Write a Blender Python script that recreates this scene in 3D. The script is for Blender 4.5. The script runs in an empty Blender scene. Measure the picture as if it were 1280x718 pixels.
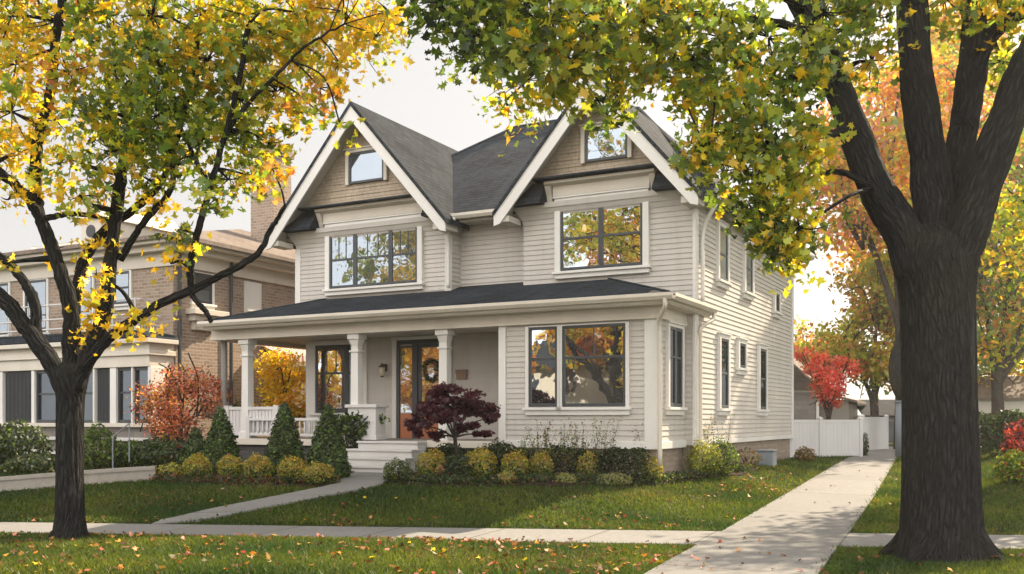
import bpy, math, random
import numpy as np

random.seed(7)
RNG = np.random.default_rng(7)
HAZE_D = .0008
SC = bpy.context.scene
COL = SC.collection
R = math.radians

# ------------------------------------------------------------------ camera numbers (used only to measure positions)
F, CX, HY, EYE = 1233.0, 640.0, 525.0, 1.6
HC = (2.67, 18.1)                      # house corner (front right corner of the ground floor bay)
HANG = math.atan2(-0.466, 0.885)
U = np.array([0.885, -0.466]); V = np.array([0.466, 0.885])

def ab(x, y):
    dx, dy = x - HC[0], y - HC[1]
    return dx * U[0] + dy * U[1], dx * V[0] + dy * V[1]

def w2(a, b):
    return HC[0] + a * U[0] + b * V[0], HC[1] + a * U[1] + b * V[1]

def ss(e0, e1, x):
    t = np.clip((np.asarray(x, float) - e0) / (e1 - e0), 0, 1)
    return t * t * (3 - 2 * t)

def H(x, y):
    """height of the ground"""
    x = np.asarray(x, float); y = np.asarray(y, float)
    dx, dy = x - HC[0], y - HC[1]
    a = dx * U[0] + dy * U[1]; b = dx * V[0] + dy * V[1]
    q = y - (14.0 - 0.1165 * (x - 2.38))
    lawn = 0.05 * ss(0, .15, q) + 0.48 * ss(0, 3.4, q)
    drive = 0.5 * np.clip(q / 14, 0, 1)
    side = ss(-1, 2.5, b)
    w = ss(-1.4 + 1.9 * side, 1.7 + .2 * side, a)
    z = lawn * (1 - w) + drive * w
    z = z + ss(4.1, 6.2, a) * (.10 + .28 * ss(0, 5, q)) * ss(0, .8, q)
    pk = ss(-1.55, -2.6, q) * (1 - ss(-4.8, -5.8, q))
    z = z + pk * (.13 * (1 - ss(-.5, 1.8, a)) + .05 * ss(4.4, 5.5, a))
    z = np.where(q < -5.7, z * 0 - .12 * ss(-5.7, -5.75, q), z)
    return z

def hz(x, y): return float(H(x, y))

def at(px, py, Y):
    return ((px - CX) / F * Y, Y, EYE + (HY - py) / F * Y)

def gnd(px, py):
    Y = F * (EYE - .3) / max(py - HY, 1e-3)
    for _ in range(40):
        x = (px - CX) / F * Y
        Yn = F * (EYE - hz(x, Y)) / max(py - HY, 1e-3)
        Y = .5 * Y + .5 * Yn
    x = (px - CX) / F * Y
    return x, Y, hz(x, Y)

# ------------------------------------------------------------------ objects
def tag(o, label=None, cat=None, group=None, kind=None):
    if label: o['label'] = label
    if cat: o['category'] = cat
    if group: o['group'] = group
    if kind: o['kind'] = kind
    return o

def empty(name, loc, rz=0.0):
    o = bpy.data.objects.new(name, None); COL.objects.link(o)
    o.location = loc; o.rotation_euler = (0, 0, rz); o.empty_display_size = .2
    return o

class MB:
    def __init__(s): s.v = []; s.f = []; s.uv = {}
    def poly(s, pts, uv=None):
        n = len(s.v); s.v.extend([tuple(map(float, p)) for p in pts])
        s.f.append(tuple(range(n, n + len(pts))))
        if uv is not None: s.uv[len(s.f) - 1] = uv
    def hexa(s, p):      # 8 points: bottom ring then top ring
        n = len(s.v); s.v.extend([tuple(map(float, q)) for q in p])
        for f in ((3, 2, 1, 0), (4, 5, 6, 7), (0, 1, 5, 4), (1, 2, 6, 5), (2, 3, 7, 6), (3, 0, 4, 7)):
            s.f.append(tuple(n + i for i in f))
    def box(s, x0, x1, y0, y1, z0, z1):
        s.hexa([(x0, y0, z0), (x1, y0, z0), (x1, y1, z0), (x0, y1, z0), (x0, y0, z1), (x1, y0, z1), (x1, y1, z1), (x0, y1, z1)])
    def boxm(s, fn, s0, s1, o0, o1, z0, z1):
        s.hexa([fn(s0, o1, z0), fn(s1, o1, z0), fn(s1, o0, z0), fn(s0, o0, z0), fn(s0, o1, z1), fn(s1, o1, z1), fn(s1, o0, z1), fn(s0, o0, z1)])
    def extrude(s, poly, fn, t0, t1):   # poly of (p,q); fn(p,q,t)
        n = len(poly)
        A = [fn(p, q, t0) for p, q in poly]; B = [fn(p, q, t1) for p, q in poly]
        s.poly(A); s.poly(B[::-1])
        for i in range(n):
            j = (i + 1) % n
            s.poly([A[i], B[i], B[j], A[j]])
    def tube(s, pts, rads, n=8, cap=True, fur=0.0, seed=0):
        pts = [np.array(p, float) for p in pts]; base = len(s.v); L = 0
        ref = np.array([0.3, 1, 0.1]); rr = random.Random(seed)
        ph = [rr.uniform(0, 6.28) for _ in range(6)]
        uvs = []
        for i, p in enumerate(pts):
            d = pts[min(i + 1, len(pts) - 1)] - pts[max(i - 1, 0)]
            d /= (np.linalg.norm(d) + 1e-9)
            x = np.cross(d, ref); x /= (np.linalg.norm(x) + 1e-9); y = np.cross(d, x)
            if i: L += np.linalg.norm(p - pts[i - 1])
            for k in range(n):
                t = 2 * math.pi * k / n; r = rads[i]
                if fur:
                    tw = t + .07 * math.sin(L * 1.1 + ph[0])
                    rid = abs(math.sin(7 * tw + ph[1] + .4 * math.sin(L * 1.3 + ph[2]))) - .5
                    rid += .6 * (abs(math.sin(13 * tw + ph[3] + .5 * math.sin(L * 1.9 + 2 * t))) - .5)
                    lump = .5 * math.sin(2 * t + ph[4] + L * .7) + .4 * math.sin(3 * t + ph[5] - L * .9)
                    r = r * (1 + fur * rid + fur * 1.0 * lump)
                s.v.append(tuple(p + r * (math.cos(t) * x + math.sin(t) * y)))
            uvs.append(L)
        for i in range(len(pts) - 1):
            for k in range(n):
                k2 = (k + 1) % n
                s.f.append((base + i * n + k, base + i * n + k2, base + (i + 1) * n + k2, base + (i + 1) * n + k))
                c = 2 * math.pi * max(rads[i], .02)
                u0, u1 = k / n * c, (k + 1) / n * c
                s.uv[len(s.f) - 1] = [(u0, uvs[i]), (u1, uvs[i]), (u1, uvs[i + 1]), (u0, uvs[i + 1])]
        if cap:
            s.f.append(tuple(base + k for k in range(n))[::-1])
            s.f.append(tuple(base + (len(pts) - 1) * n + k for k in range(n)))
    def lathe(s, c, prof, n=16):
        base = len(s.v)
        for r, z in prof:
            for k in range(n):
                t = 2 * math.pi * k / n
                s.v.append((c[0] + r * math.cos(t), c[1] + r * math.sin(t), c[2] + z))
        for i in range(len(prof) - 1):
            for k in range(n):
                k2 = (k + 1) % n
                s.f.append((base + i * n + k, base + i * n + k2, base + (i + 1) * n + k2, base + (i + 1) * n + k))
        s.f.append(tuple(base + k for k in range(n))[::-1])
        s.f.append(tuple(base + (len(prof) - 1) * n + k for k in range(n)))
    def build(s, name, mat, parent=None, bevel=0, smooth=False):
        me = bpy.data.meshes.new(name)
        me.from_pydata(s.v, [], s.f)
        lay = me.uv_layers.new(name='UVMap')
        nv = np.array(s.v, float)
        uvd = np.zeros((len(me.loops), 2), np.float32)
        li = 0
        for fi, f in enumerate(s.f):
            if fi in s.uv:
                uvd[li:li + len(f)] = s.uv[fi]
            else:
                p = nv[list(f)]
                nn = np.zeros(3)
                for i in range(len(f)):
                    nn += np.cross(p[i], p[(i + 1) % len(f)])
                L = np.linalg.norm(nn); nn = nn / L if L > 1e-12 else np.array([0, 0, 1.])
                h = np.cross((0, 0, 1.), nn)
                if np.linalg.norm(h) < .05: h = np.array([1., 0, 0])
                h /= np.linalg.norm(h)
                sd = np.cross(nn, h)
                uvd[li:li + len(f), 0] = p @ h; uvd[li:li + len(f), 1] = p @ sd
            li += len(f)
        lay.data.foreach_set('uv', uvd.ravel())
        if smooth:
            me.polygons.foreach_set('use_smooth', np.ones(len(me.polygons), bool))
        me.materials.append(mat); me.update()
        o = bpy.data.objects.new(name, me); COL.objects.link(o)
        if parent is not None: o.parent = parent
        if bevel:
            m = o.modifiers.new('edge', 'BEVEL'); m.width = bevel; m.segments = 2; m.limit_method = 'ANGLE'; m.angle_limit = R(50)
        return o

# ------------------------------------------------------------------ materials
def newmat(name):
    m = bpy.data.materials.new(name); m.use_nodes = True
    nt = m.node_tree; nt.nodes.clear()
    out = nt.nodes.new('ShaderNodeOutputMaterial')
    return m, nt, out

def N(nt, t, **kw):
    n = nt.nodes.new(t)
    for k, v in kw.items():
        if k.startswith('i_'):
            n.inputs[k[2:].replace('_', ' ')].default_value = v
        else: setattr(n, k, v)
    return n

def ramp(nt, fac, stops):
    r = nt.nodes.new('ShaderNodeValToRGB'); e = r.color_ramp.elements
    while len(e) < len(stops): e.new(.5)
    for el, (p, c) in zip(e, stops):
        el.position = p; el.color = (*c, 1) if len(c) == 3 else c
    nt.links.new(fac, r.inputs[0]); return r.outputs[0]

def mixc(nt, fac, a, b, mode='MIX'):
    m = nt.nodes.new('ShaderNodeMix'); m.data_type = 'RGBA'; m.blend_type = mode
    for sock, v in ((m.inputs[0], fac), (m.inputs[6], a), (m.inputs[7], b)):
        if hasattr(v, 'is_linked'): nt.links.new(v, sock)
        elif isinstance(v, (int, float)): sock.default_value = v
        else: sock.default_value = (*v, 1)
    return m.outputs[2]

def math_(nt, op, a, b=None):
    m = nt.nodes.new('ShaderNodeMath'); m.operation = op
    for i, v in enumerate((a, b)):
        if v is None: continue
        if hasattr(v, 'is_linked'): nt.links.new(v, m.inputs[i])
        else: m.inputs[i].default_value = v
    return m.outputs[0]

def uvn(nt): return nt.nodes.new('ShaderNodeTexCoord')

def noise(nt, vec, scale, detail=4, rough=.55):
    n = nt.nodes.new('ShaderNodeTexNoise'); n.inputs['Scale'].default_value = scale
    n.inputs['Detail'].default_value = detail; n.inputs['Roughness'].default_value = rough
    if vec is not None: nt.links.new(vec, n.inputs['Vector'])
    return n.outputs['Fac']

def mapping(nt, vec, scale=(1, 1, 1), rot=(0, 0, 0)):
    m = nt.nodes.new('ShaderNodeMapping'); m.inputs['Scale'].default_value = scale; m.inputs['Rotation'].default_value = rot
    nt.links.new(vec, m.inputs['Vector']); return m.outputs[0]

def finish(nt, out, col, rough=.6, bump=None, bstr=.3, bdist=.02, spec=.4, metal=0):
    p = nt.nodes.new('ShaderNodeBsdfPrincipled')
    if hasattr(col, 'is_linked'): nt.links.new(col, p.inputs['Base Color'])
    else: p.inputs['Base Color'].default_value = (*col, 1)
    if hasattr(rough, 'is_linked'): nt.links.new(rough, p.inputs['Roughness'])
    else: p.inputs['Roughness'].default_value = rough
    p.inputs['Specular IOR Level'].default_value = spec; p.inputs['Metallic'].default_value = metal
    if bump is not None:
        b = nt.nodes.new('ShaderNodeBump'); b.inputs['Strength'].default_value = bstr; b.inputs['Distance'].default_value = bdist
        nt.links.new(bump, b.inputs['Height']); nt.links.new(b.outputs[0], p.inputs['Normal'])
    nt.links.new(p.outputs[0], out.inputs[0]); return p

def paint(name, c1, c2, rough=.5, sc=1.2, fine=.06, spec=.35):
    m, nt, out = newmat(name); tc = uvn(nt)
    n1 = noise(nt, mapping(nt, tc.outputs['Object'], (1, 1, .35)), sc, 5, .6)
    n2 = noise(nt, tc.outputs['Object'], 30, 2)
    c = mixc(nt, ramp(nt, n1, [(.3, (0, 0, 0)), (.72, (1, 1, 1))]), c1, c2)
    c = mixc(nt, fine * 2, c, mixc(nt, n2, (0, 0, 0), c), 'MIX')
    finish(nt, out, c, rough, n2, .06, .01, spec); return m

def siding_mat(name, c1, c2, board=.125, streak=.8):
    m, nt, out = newmat(name); tc = uvn(nt)
    g = noise(nt, mapping(nt, tc.outputs['Object'], (.8, .8, .5)), 1.1, 5, .65)
    v = noise(nt, mapping(nt, tc.outputs['Object'], (5, 5, .5)), 1.4, 4, .6)
    # each board its own slight tint
    mp = mapping(nt, tc.outputs['Object'], (.22, .22, 1 / board))
    sep = nt.nodes.new('ShaderNodeSeparateXYZ'); nt.links.new(mp, sep.inputs[0])
    fl = math_(nt, 'FLOOR', sep.outputs[2])
    wn = nt.nodes.new('ShaderNodeTexWhiteNoise'); wn.noise_dimensions = '1D'; nt.links.new(fl, wn.inputs['W'])
    c = mixc(nt, ramp(nt, g, [(.3, (0, 0, 0)), (.75, (1, 1, 1))]), c1, c2)
    c = mixc(nt, math_(nt, 'MULTIPLY', wn.outputs[0], .13), c, tuple(x * .6 for x in c2))
    c = mixc(nt, math_(nt, 'MULTIPLY', ramp(nt, v, [(.5, (0, 0, 0)), (.8, (1, 1, 1))]), streak * .4), c, tuple(x * .55 for x in c1))
    wood = noise(nt, mapping(nt, tc.outputs['UV'], (3, 90, 1)), 1, 3)
    finish(nt, out, c, .55, wood, .12, .004, .3); return m

def brick_mat(name, c1, c2, mortar, bw=.22, bh=.075, ms=.012, var=.5, lit=None):
    m, nt, out = newmat(name); tc = uvn(nt)
    b = nt.nodes.new('ShaderNodeTexBrick')
    b.inputs['Scale'].default_value = 1; b.inputs['Brick Width'].default_value = bw; b.inputs['Row Height'].default_value = bh
    b.inputs['Mortar Size'].default_value = ms; b.inputs['Mortar Smooth'].default_value = .2
    b.inputs['Color1'].default_value = (*c1, 1); b.inputs['Color2'].default_value = (*c2, 1); b.inputs['Mortar'].default_value = (*mortar, 1)
    nt.links.new(tc.outputs['UV'], b.inputs['Vector'])
    n1 = noise(nt, tc.outputs['UV'], 1.3, 5); n2 = noise(nt, tc.outputs['UV'], 14, 3)
    c = mixc(nt, math_(nt, 'MULTIPLY', n1, var), b.outputs[0], tuple(x * .45 for x in c1))
    c = mixc(nt, math_(nt, 'MULTIPLY', n2, .4), c, tuple(x * .6 for x in c2))
    h = math_(nt, 'ADD', math_(nt, 'MULTIPLY', b.outputs['Fac'], -1), math_(nt, 'MULTIPLY', n2, .5))
    finish(nt, out, c, .85, h, .6, .012, .2); return m

def shingle_mat(name, c1, c2, cm, bw=.3, bh=.15, ms=.012, rough=.9, bstr=.7, spec=.2):
    m, nt, out = newmat(name); tc = uvn(nt)
    b = nt.nodes.new('ShaderNodeTexBrick')
    b.inputs['Scale'].default_value = 1; b.inputs['Brick Width'].default_value = bw; b.inputs['Row Height'].default_value = bh
    b.inputs['Mortar Size'].default_value = ms; b.inputs['Mortar Smooth'].default_value = .4; b.offset = .37
    b.inputs['Color1'].default_value = (*c1, 1); b.inputs['Color2'].default_value = (*c2, 1); b.inputs['Mortar'].default_value = (*cm, 1)
    nt.links.new(tc.outputs['UV'], b.inputs['Vector'])
    n1 = noise(nt, tc.outputs['UV'], .7, 6, .65); n2 = noise(nt, tc.outputs['UV'], 60, 3); n3 = noise(nt, mapping(nt, tc.outputs['UV'], (3.2, .25, 1)), 1, 4)
    c = mixc(nt, ramp(nt, n1, [(.35, (0, 0, 0)), (.7, (1, 1, 1))]), b.outputs[0], mixc(nt, .45, b.outputs[0], tuple(x * 1.9 for x in c2)))
    c = mixc(nt, math_(nt, 'MULTIPLY', n2, .5), c, tuple(x * .5 for x in c1))
    c = mixc(nt, math_(nt, 'MULTIPLY', ramp(nt, n3, [(.5, (0, 0, 0)), (.8, (1, 1, 1))]), .35), c, tuple(x * 1.8 for x in c2))
    sep = nt.nodes.new('ShaderNodeSeparateXYZ'); nt.links.new(tc.outputs['UV'], sep.inputs[0])
    fr = math_(nt, 'FRACT', math_(nt, 'DIVIDE', sep.outputs[1], bh))
    h = math_(nt, 'ADD', math_(nt, 'MULTIPLY', fr, -1.0), math_(nt, 'ADD', math_(nt, 'MULTIPLY', b.outputs['Fac'], -.5), math_(nt, 'MULTIPLY', n2, .5)))
    finish(nt, out, c, rough, h, bstr, .025, spec); return m

def concrete_mat(name, c1, c2, joint=None, rough=.85):
    m, nt, out = newmat(name); tc = uvn(nt)
    n1 = noise(nt, tc.outputs['UV'], .5, 6, .6); n2 = noise(nt, tc.outputs['UV'], 9, 5, .7); n3 = noise(nt, tc.outputs['UV'], 70, 2)
    c = mixc(nt, ramp(nt, n1, [(.3, (0, 0, 0)), (.7, (1, 1, 1))]), c1, c2)
    c = mixc(nt, math_(nt, 'MULTIPLY', ramp(nt, n2, [(.42, (0, 0, 0)), (.75, (1, 1, 1))]), .7), c, tuple(x * .5 for x in c1))
    c = mixc(nt, math_(nt, 'MULTIPLY', n3, .3), c, tuple(x * .6 for x in c2))
    h = n3
    if joint:
        sep = nt.nodes.new('ShaderNodeSeparateXYZ'); nt.links.new(tc.outputs['UV'], sep.inputs[0])
        fr = math_(nt, 'FRACT', math_(nt, 'DIVIDE', sep.outputs[1], joint))
        ln = math_(nt, 'LESS_THAN', fr, .03 / joint)
        c = mixc(nt, math_(nt, 'MULTIPLY', ln, .8), c, (.05, .045, .035))
        fl = math_(nt, 'FLOOR', math_(nt, 'DIVIDE', sep.outputs[1], joint))
        wn = nt.nodes.new('ShaderNodeTexWhiteNoise'); wn.noise_dimensions = '1D'; nt.links.new(fl, wn.inputs['W'])
        c = mixc(nt, math_(nt, 'MULTIPLY', wn.outputs[0], .45), c, tuple(x * .68 for x in c1))
        h = math_(nt, 'ADD', math_(nt, 'MULTIPLY', n3, .3), math_(nt, 'MULTIPLY', ln, -1.5))
    finish(nt, out, c, rough, h, .35, .01, .3); return m

def bark_mat(name, c1, c2):
    m, nt, out = newmat(name); tc = uvn(nt)
    wob = noise(nt, tc.outputs['UV'], 1.1, 3)
    sepx = nt.nodes.new('ShaderNodeVectorMath'); sepx.operation = 'ADD'
    cmb = nt.nodes.new('ShaderNodeCombineXYZ'); nt.links.new(math_(nt, 'MULTIPLY', wob, .05), cmb.inputs[0])
    nt.links.new(tc.outputs['UV'], sepx.inputs[0]); nt.links.new(cmb.outputs[0], sepx.inputs[1])
    mp = mapping(nt, sepx.outputs[0], (22, 4.0, 1))
    vo = nt.nodes.new('ShaderNodeTexVoronoi'); vo.feature = 'DISTANCE_TO_EDGE'; vo.inputs['Scale'].default_value = 1
    nt.links.new(mp, vo.inputs['Vector'])
    n1 = noise(nt, mapping(nt, sepx.outputs[0], (34, 7, 1)), 1, 6, .7)
    n2 = noise(nt, tc.outputs['Object'], 1.6, 4)
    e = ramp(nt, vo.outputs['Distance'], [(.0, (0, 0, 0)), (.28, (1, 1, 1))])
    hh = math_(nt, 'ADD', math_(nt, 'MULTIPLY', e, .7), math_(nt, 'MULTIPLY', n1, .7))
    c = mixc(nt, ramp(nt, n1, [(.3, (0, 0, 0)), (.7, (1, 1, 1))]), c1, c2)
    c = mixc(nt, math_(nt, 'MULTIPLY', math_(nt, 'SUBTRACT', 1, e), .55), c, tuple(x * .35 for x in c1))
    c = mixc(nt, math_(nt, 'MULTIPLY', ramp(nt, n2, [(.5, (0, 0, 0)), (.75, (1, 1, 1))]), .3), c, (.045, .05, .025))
    finish(nt, out, c, .9, hh, 1.0, .06, .12); return m

def leaf_mat(name, trans=.5, gloss=.04):
    m, nt, out = newmat(name)
    at_ = nt.nodes.new('ShaderNodeAttribute'); at_.attribute_name = 'Col'
    d = nt.nodes.new('ShaderNodeBsdfDiffuse'); t = nt.nodes.new('ShaderNodeBsdfTranslucent'); g = nt.nodes.new('ShaderNodeBsdfGlossy')
    g.inputs['Roughness'].default_value = .45
    nt.links.new(at_.outputs['Color'], d.inputs['Color'])
    nt.links.new(mixc(nt, 1.0, at_.outputs['Color'], (1.25, 1.15, .8), 'MULTIPLY'), t.inputs['Color'])
    m1 = nt.nodes.new('ShaderNodeMixShader'); m1.inputs[0].default_value = trans
    nt.links.new(d.outputs[0], m1.inputs[1]); nt.links.new(t.outputs[0], m1.inputs[2])
    m2 = nt.nodes.new('ShaderNodeMixShader'); m2.inputs[0].default_value = gloss
    nt.links.new(m1.outputs[0], m2.inputs[1]); nt.links.new(g.outputs[0], m2.inputs[2])
    nt.links.new(m2.outputs[0], out.inputs[0]); return m

def glass_mat(name, refl=.5, dark=(.02, .022, .025), wav=.05):
    m, nt, out = newmat(name); tc = uvn(nt)
    g = nt.nodes.new('ShaderNodeBsdfGlossy'); g.inputs['Roughness'].default_value = .015; g.inputs['Color'].default_value = (.80, .90, 1, 1)
    d = nt.nodes.new('ShaderNodeBsdfDiffuse'); n0 = noise(nt, tc.outputs['Object'], 1.3, 3)
    nt.links.new(mixc(nt, n0, tuple(x * .4 for x in dark), tuple(x * 1.7 for x in dark)), d.inputs['Color'])
    b = nt.nodes.new('ShaderNodeBump'); b.inputs['Strength'].default_value = wav; b.inputs['Distance'].default_value = .05
    nt.links.new(noise(nt, tc.outputs['Object'], 2.2, 2), b.inputs['Height']); nt.links.new(b.outputs[0], g.inputs['Normal'])
    mx = nt.nodes.new('ShaderNodeMixShader'); mx.inputs[0].default_value = refl
    nt.links.new(d.outputs[0], mx.inputs[1]); nt.links.new(g.outputs[0], mx.inputs[2]); nt.links.new(mx.outputs[0], out.inputs[0]); return m

def wood_mat(name, c1, c2):
    m, nt, out = newmat(name); tc = uvn(nt)
    n = noise(nt, mapping(nt, tc.outputs['UV'], (22, 1.6, 1)), 1, 5, .6)
    finish(nt, out, mixc(nt, n, c1, c2), .35, n, .15, .005, .5); return m

def ground_mat():
    m, nt, out = newmat('lawn'); tc = uvn(nt)
    o = tc.outputs['Object']
    n1 = noise(nt, o, .45, 5, .6); n2 = noise(nt, o, 5, 5, .7); n3 = noise(nt, o, 60, 3, .7)
    c = ramp(nt, n1, [(.28, (.018, .036, .009)), (.5, (.03, .055, .011)), (.75, (.055, .075, .016))])
    c = mixc(nt, math_(nt, 'MULTIPLY', ramp(nt, n2, [(.5, (0, 0, 0)), (.8, (1, 1, 1))]), .45), c, (.07, .055, .025))
    c = mixc(nt, math_(nt, 'MULTIPLY', n3, .6), c, (.012, .02, .006))
    finish(nt, out, c, .95, n3, .8, .04, .1); return m

def dirt_mat(name, c1, c2, sc=25):
    m, nt, out = newmat(name); tc = uvn(nt); o = tc.outputs['Object']
    n1 = noise(nt, o, sc, 5, .75); n2 = noise(nt, o, 1.5, 4)
    c = mixc(nt, ramp(nt, n1, [(.3, (0, 0, 0)), (.7, (1, 1, 1))]), c1, c2)
    c = mixc(nt, math_(nt, 'MULTIPLY', n2, .5), c, tuple(x * .5 for x in c1))
    finish(nt, out, c, .95, n1, .9, .04, .1); return m

M = {}
M['siding'] = siding_mat('siding', (.55, .51, .462), (.49, .455, .412), .105)
M['shingle_wall'] = shingle_mat('gable_shingle', (.44, .36, .27), (.37, .30, .225), (.2, .15, .11), .16, .15, .008, .75, .4)
M['trim'] = paint('trim', (.76, .735, .69), (.67, .645, .60), .45)
M['cream'] = paint('cream_trim', (.68, .62, .53), (.58, .525, .44), .5)
M['soffit'] = paint('soffit', (.60, .55, .48), (.5, .46, .4), .6)
M['frame'] = paint('window_frame', (.042, .048, .055), (.06, .066, .072), .4)
M['roof'] = shingle_mat('roof_shingle', (.017, .021, .027), (.042, .050, .060), (.006, .007, .008), bstr=1.0, spec=.08)
M['roof2'] = shingle_mat('far_roof_shingle', (.15, .12, .10), (.21, .165, .135), (.07, .055, .05))
M['brick'] = brick_mat('tan_brick', (.46, .33, .235), (.27, .185, .13), (.44, .40, .35), .23, .085, .016)
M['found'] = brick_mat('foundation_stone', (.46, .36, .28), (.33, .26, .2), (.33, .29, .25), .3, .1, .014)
M['stone'] = brick_mat('grey_stone', (.3, .27, .24), (.2, .18, .165), (.22, .2, .18), .5, .22, .02, .6)
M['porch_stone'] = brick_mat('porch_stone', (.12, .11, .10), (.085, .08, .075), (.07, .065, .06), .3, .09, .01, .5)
M['walk'] = concrete_mat('sidewalk', (.27, .262, .25), (.21, .203, .192), 1.5)
M['drive'] = concrete_mat('driveway', (.25, .24, .227), (.19, .182, .172), 3.0)
M['step'] = paint('step_paint', (.62, .60, .57), (.53, .51, .48), .6)
M['curbwall'] = concrete_mat('garden_wall', (.42, .38, .33), (.34, .31, .27), 2.0)
M['asphalt'] = concrete_mat('asphalt', (.055, .055, .057), (.045, .045, .047))
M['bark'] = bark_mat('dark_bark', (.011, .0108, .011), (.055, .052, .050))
M['bark2'] = bark_mat('grey_bark', (.06, .05, .042), (.12, .10, .085))
M['leaf'] = leaf_mat('leaf', .62)
M['needle'] = leaf_mat('needle', .2, .03)
M['litter'] = leaf_mat('litter', .12, .03)
M['blade'] = leaf_mat('grass_blade', .5, .02)
M['glass'] = glass_mat('glass', .5, (.03, .03, .03))
M['glass_dark'] = glass_mat('dark_glass', .09)
M['glass_upper'] = glass_mat('upper_glass', .27, (.05, .055, .06))
M['glass_pale'] = glass_mat('pale_glass', .35, (.25, .27, .28))
M['wood'] = wood_mat('door_wood', (.30, .085, .03), (.46, .16, .06))
M['deck'] = paint('porch_deck', (.30, .27, .235), (.22, .2, .175), .55)
M['lawn'] = ground_mat()
M['mulch'] = dirt_mat('mulch', (.03, .02, .014), (.075, .05, .034))
M['white'] = paint('vinyl', (.66, .64, .62), (.57, .55, .53), .5)
M['shutter'] = paint('dark_shutter', (.035, .037, .042), (.055, .057, .062), .5)
M['metal'] = paint('grey_metal', (.24, .27, .30), (.19, .215, .24), .5)
M['bronze'] = paint('bronze', (.06, .045, .03), (.09, .07, .05), .35)
M['post'] = paint('weathered_post', (.28, .27, .25), (.2, .19, .18), .8, 3)
M['red_cloth'] = paint('red_cloth', (.42, .13, .09), (.36, .11, .08), .8)
M['dish'] = paint('plaque', (.30, .19, .12), (.24, .15, .1), .5)
mm, nt, out = newmat('lamp_glass'); finish(nt, out, (.7, .62, .48), .3); M['lampglass'] = mm

# ------------------------------------------------------------------ leaves
MAPLE = np.array([(0, -.45), (.12, -.16), (.42, -.24), (.34, -.04), (.56, .16), (.28, .16), (.3, .36), (.12, .28), (0, .62),
                  (-.12, .28), (-.3, .36), (-.28, .16), (-.56, .16), (-.34, -.04), (-.42, -.24), (-.12, -.16)])
OVAL = np.array([(0, -.5), (.26, -.12), (.22, .2), (0, .5), (-.22, .2), (-.26, -.12)])
DIAM = np.array([(0, -.5), (.32, 0), (0, .5), (-.32, 0)])
BLADE = np.array([(-.5, 0), (.5, 0), (0, 1)])

def leafmesh(name, C, S, colors, mat, shape=OVAL, parent=None, normals=None, fold=.25, rng=RNG):
    C = np.asarray(C, float); n = len(C); k = len(shape)
    S = np.broadcast_to(np.asarray(S, float), (n,))
    if normals is None:
        nr = rng.normal(size=(n, 3)); nr[:, 2] += .25
    else: nr = normals
    nr = nr / (np.linalg.norm(nr, axis=1, keepdims=True) + 1e-9)
    t = rng.normal(size=(n, 3)); t -= (t * nr).sum(1, keepdims=True) * nr; t /= (np.linalg.norm(t, axis=1, keepdims=True) + 1e-9)
    s = np.cross(nr, t)
    fl = np.abs(shape[:, 0]) * fold + (shape[:, 1] ** 2) * -.2
    bend = rng.uniform(.2, 1.4, n)
    P = C[:, None, :] + S[:, None, None] * (shape[None, :, 0:1] * s[:, None, :] + shape[None, :, 1:2] * t[:, None, :] + (fl[None, :] * bend[:, None])[:, :, None] * nr[:, None, :])
    if k == len(MAPLE): P = P + rng.normal(size=P.shape) * (S * .055)[:, None, None]
    me = bpy.data.meshes.new(name)
    me.vertices.add(n * k); me.vertices.foreach_set('co', P.reshape(-1).astype(np.float32))
    me.loops.add(n * k); me.loops.foreach_set('vertex_index', np.arange(n * k, dtype=np.int32))
    me.polygons.add(n); me.polygons.foreach_set('loop_start', np.arange(n, dtype=np.int32) * k)
    try: me.polygons.foreach_set('loop_total', np.full(n, k, dtype=np.int32))
    except Exception: pass
    ca = me.color_attributes.new('Col', 'FLOAT_COLOR', 'POINT')
    cc = np.ones((n, k, 4), np.float32); cc[:, :, :3] = np.asarray(colors)[:, None, :]
    ca.data.foreach_set('color', cc.reshape(-1))
    me.materials.append(mat); me.update(calc_edges=True); me.validate()
    o = bpy.data.objects.new(name, me); COL.objects.link(o)
    if parent is not None: o.parent = parent
    return o

P_ = dict(Y=(.78, .52, .02), y=(.66, .52, .05), YG=(.40, .44, .03), G=(.17, .27, .03), g=(.08, .13, .022), D=(.03, .05, .014),
          O=(.62, .23, .022), o=(.52, .30, .06), R=(.85, .14, .10), r=(.36, .055, .03), K=(.72, .28, .17), B=(.22, .10, .04),
          P=(.07, .014, .03), p=(.13, .025, .045), L=(.34, .34, .09), l=(.22, .24, .06), W=(.48, .44, .26))

def palette(n, spec, rng=RNG, jit=.25):
    ks = list(spec); w = np.array([spec[k] for k in ks], float); w /= w.sum()
    i = rng.choice(len(ks), n, p=w)
    c = np.array([P_[k] for k in ks])[i]
    return np.clip(c * rng.uniform(1 - jit, 1 + jit, (n, 1)) * rng.uniform(.92, 1.08, (n, 3)), 0, .9)

def ell(c, r, n, k=14, spread=.38, rng=RNG, shell=.5):
    """points gathered in clumps inside an ellipsoid"""
    c = np.asarray(c, float); r = np.asarray(r, float) * np.ones(3)
    d = rng.normal(size=(k, 3)); d /= np.linalg.norm(d, axis=1, keepdims=True)
    cen = d * (rng.uniform(shell ** 3, 1, (k, 1)) ** (1 / 3.)) * .82
    i = rng.integers(0, k, n)
    p = cen[i] + rng.normal(size=(n, 3)) * spread * .55
    return c + p * r, i

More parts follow.
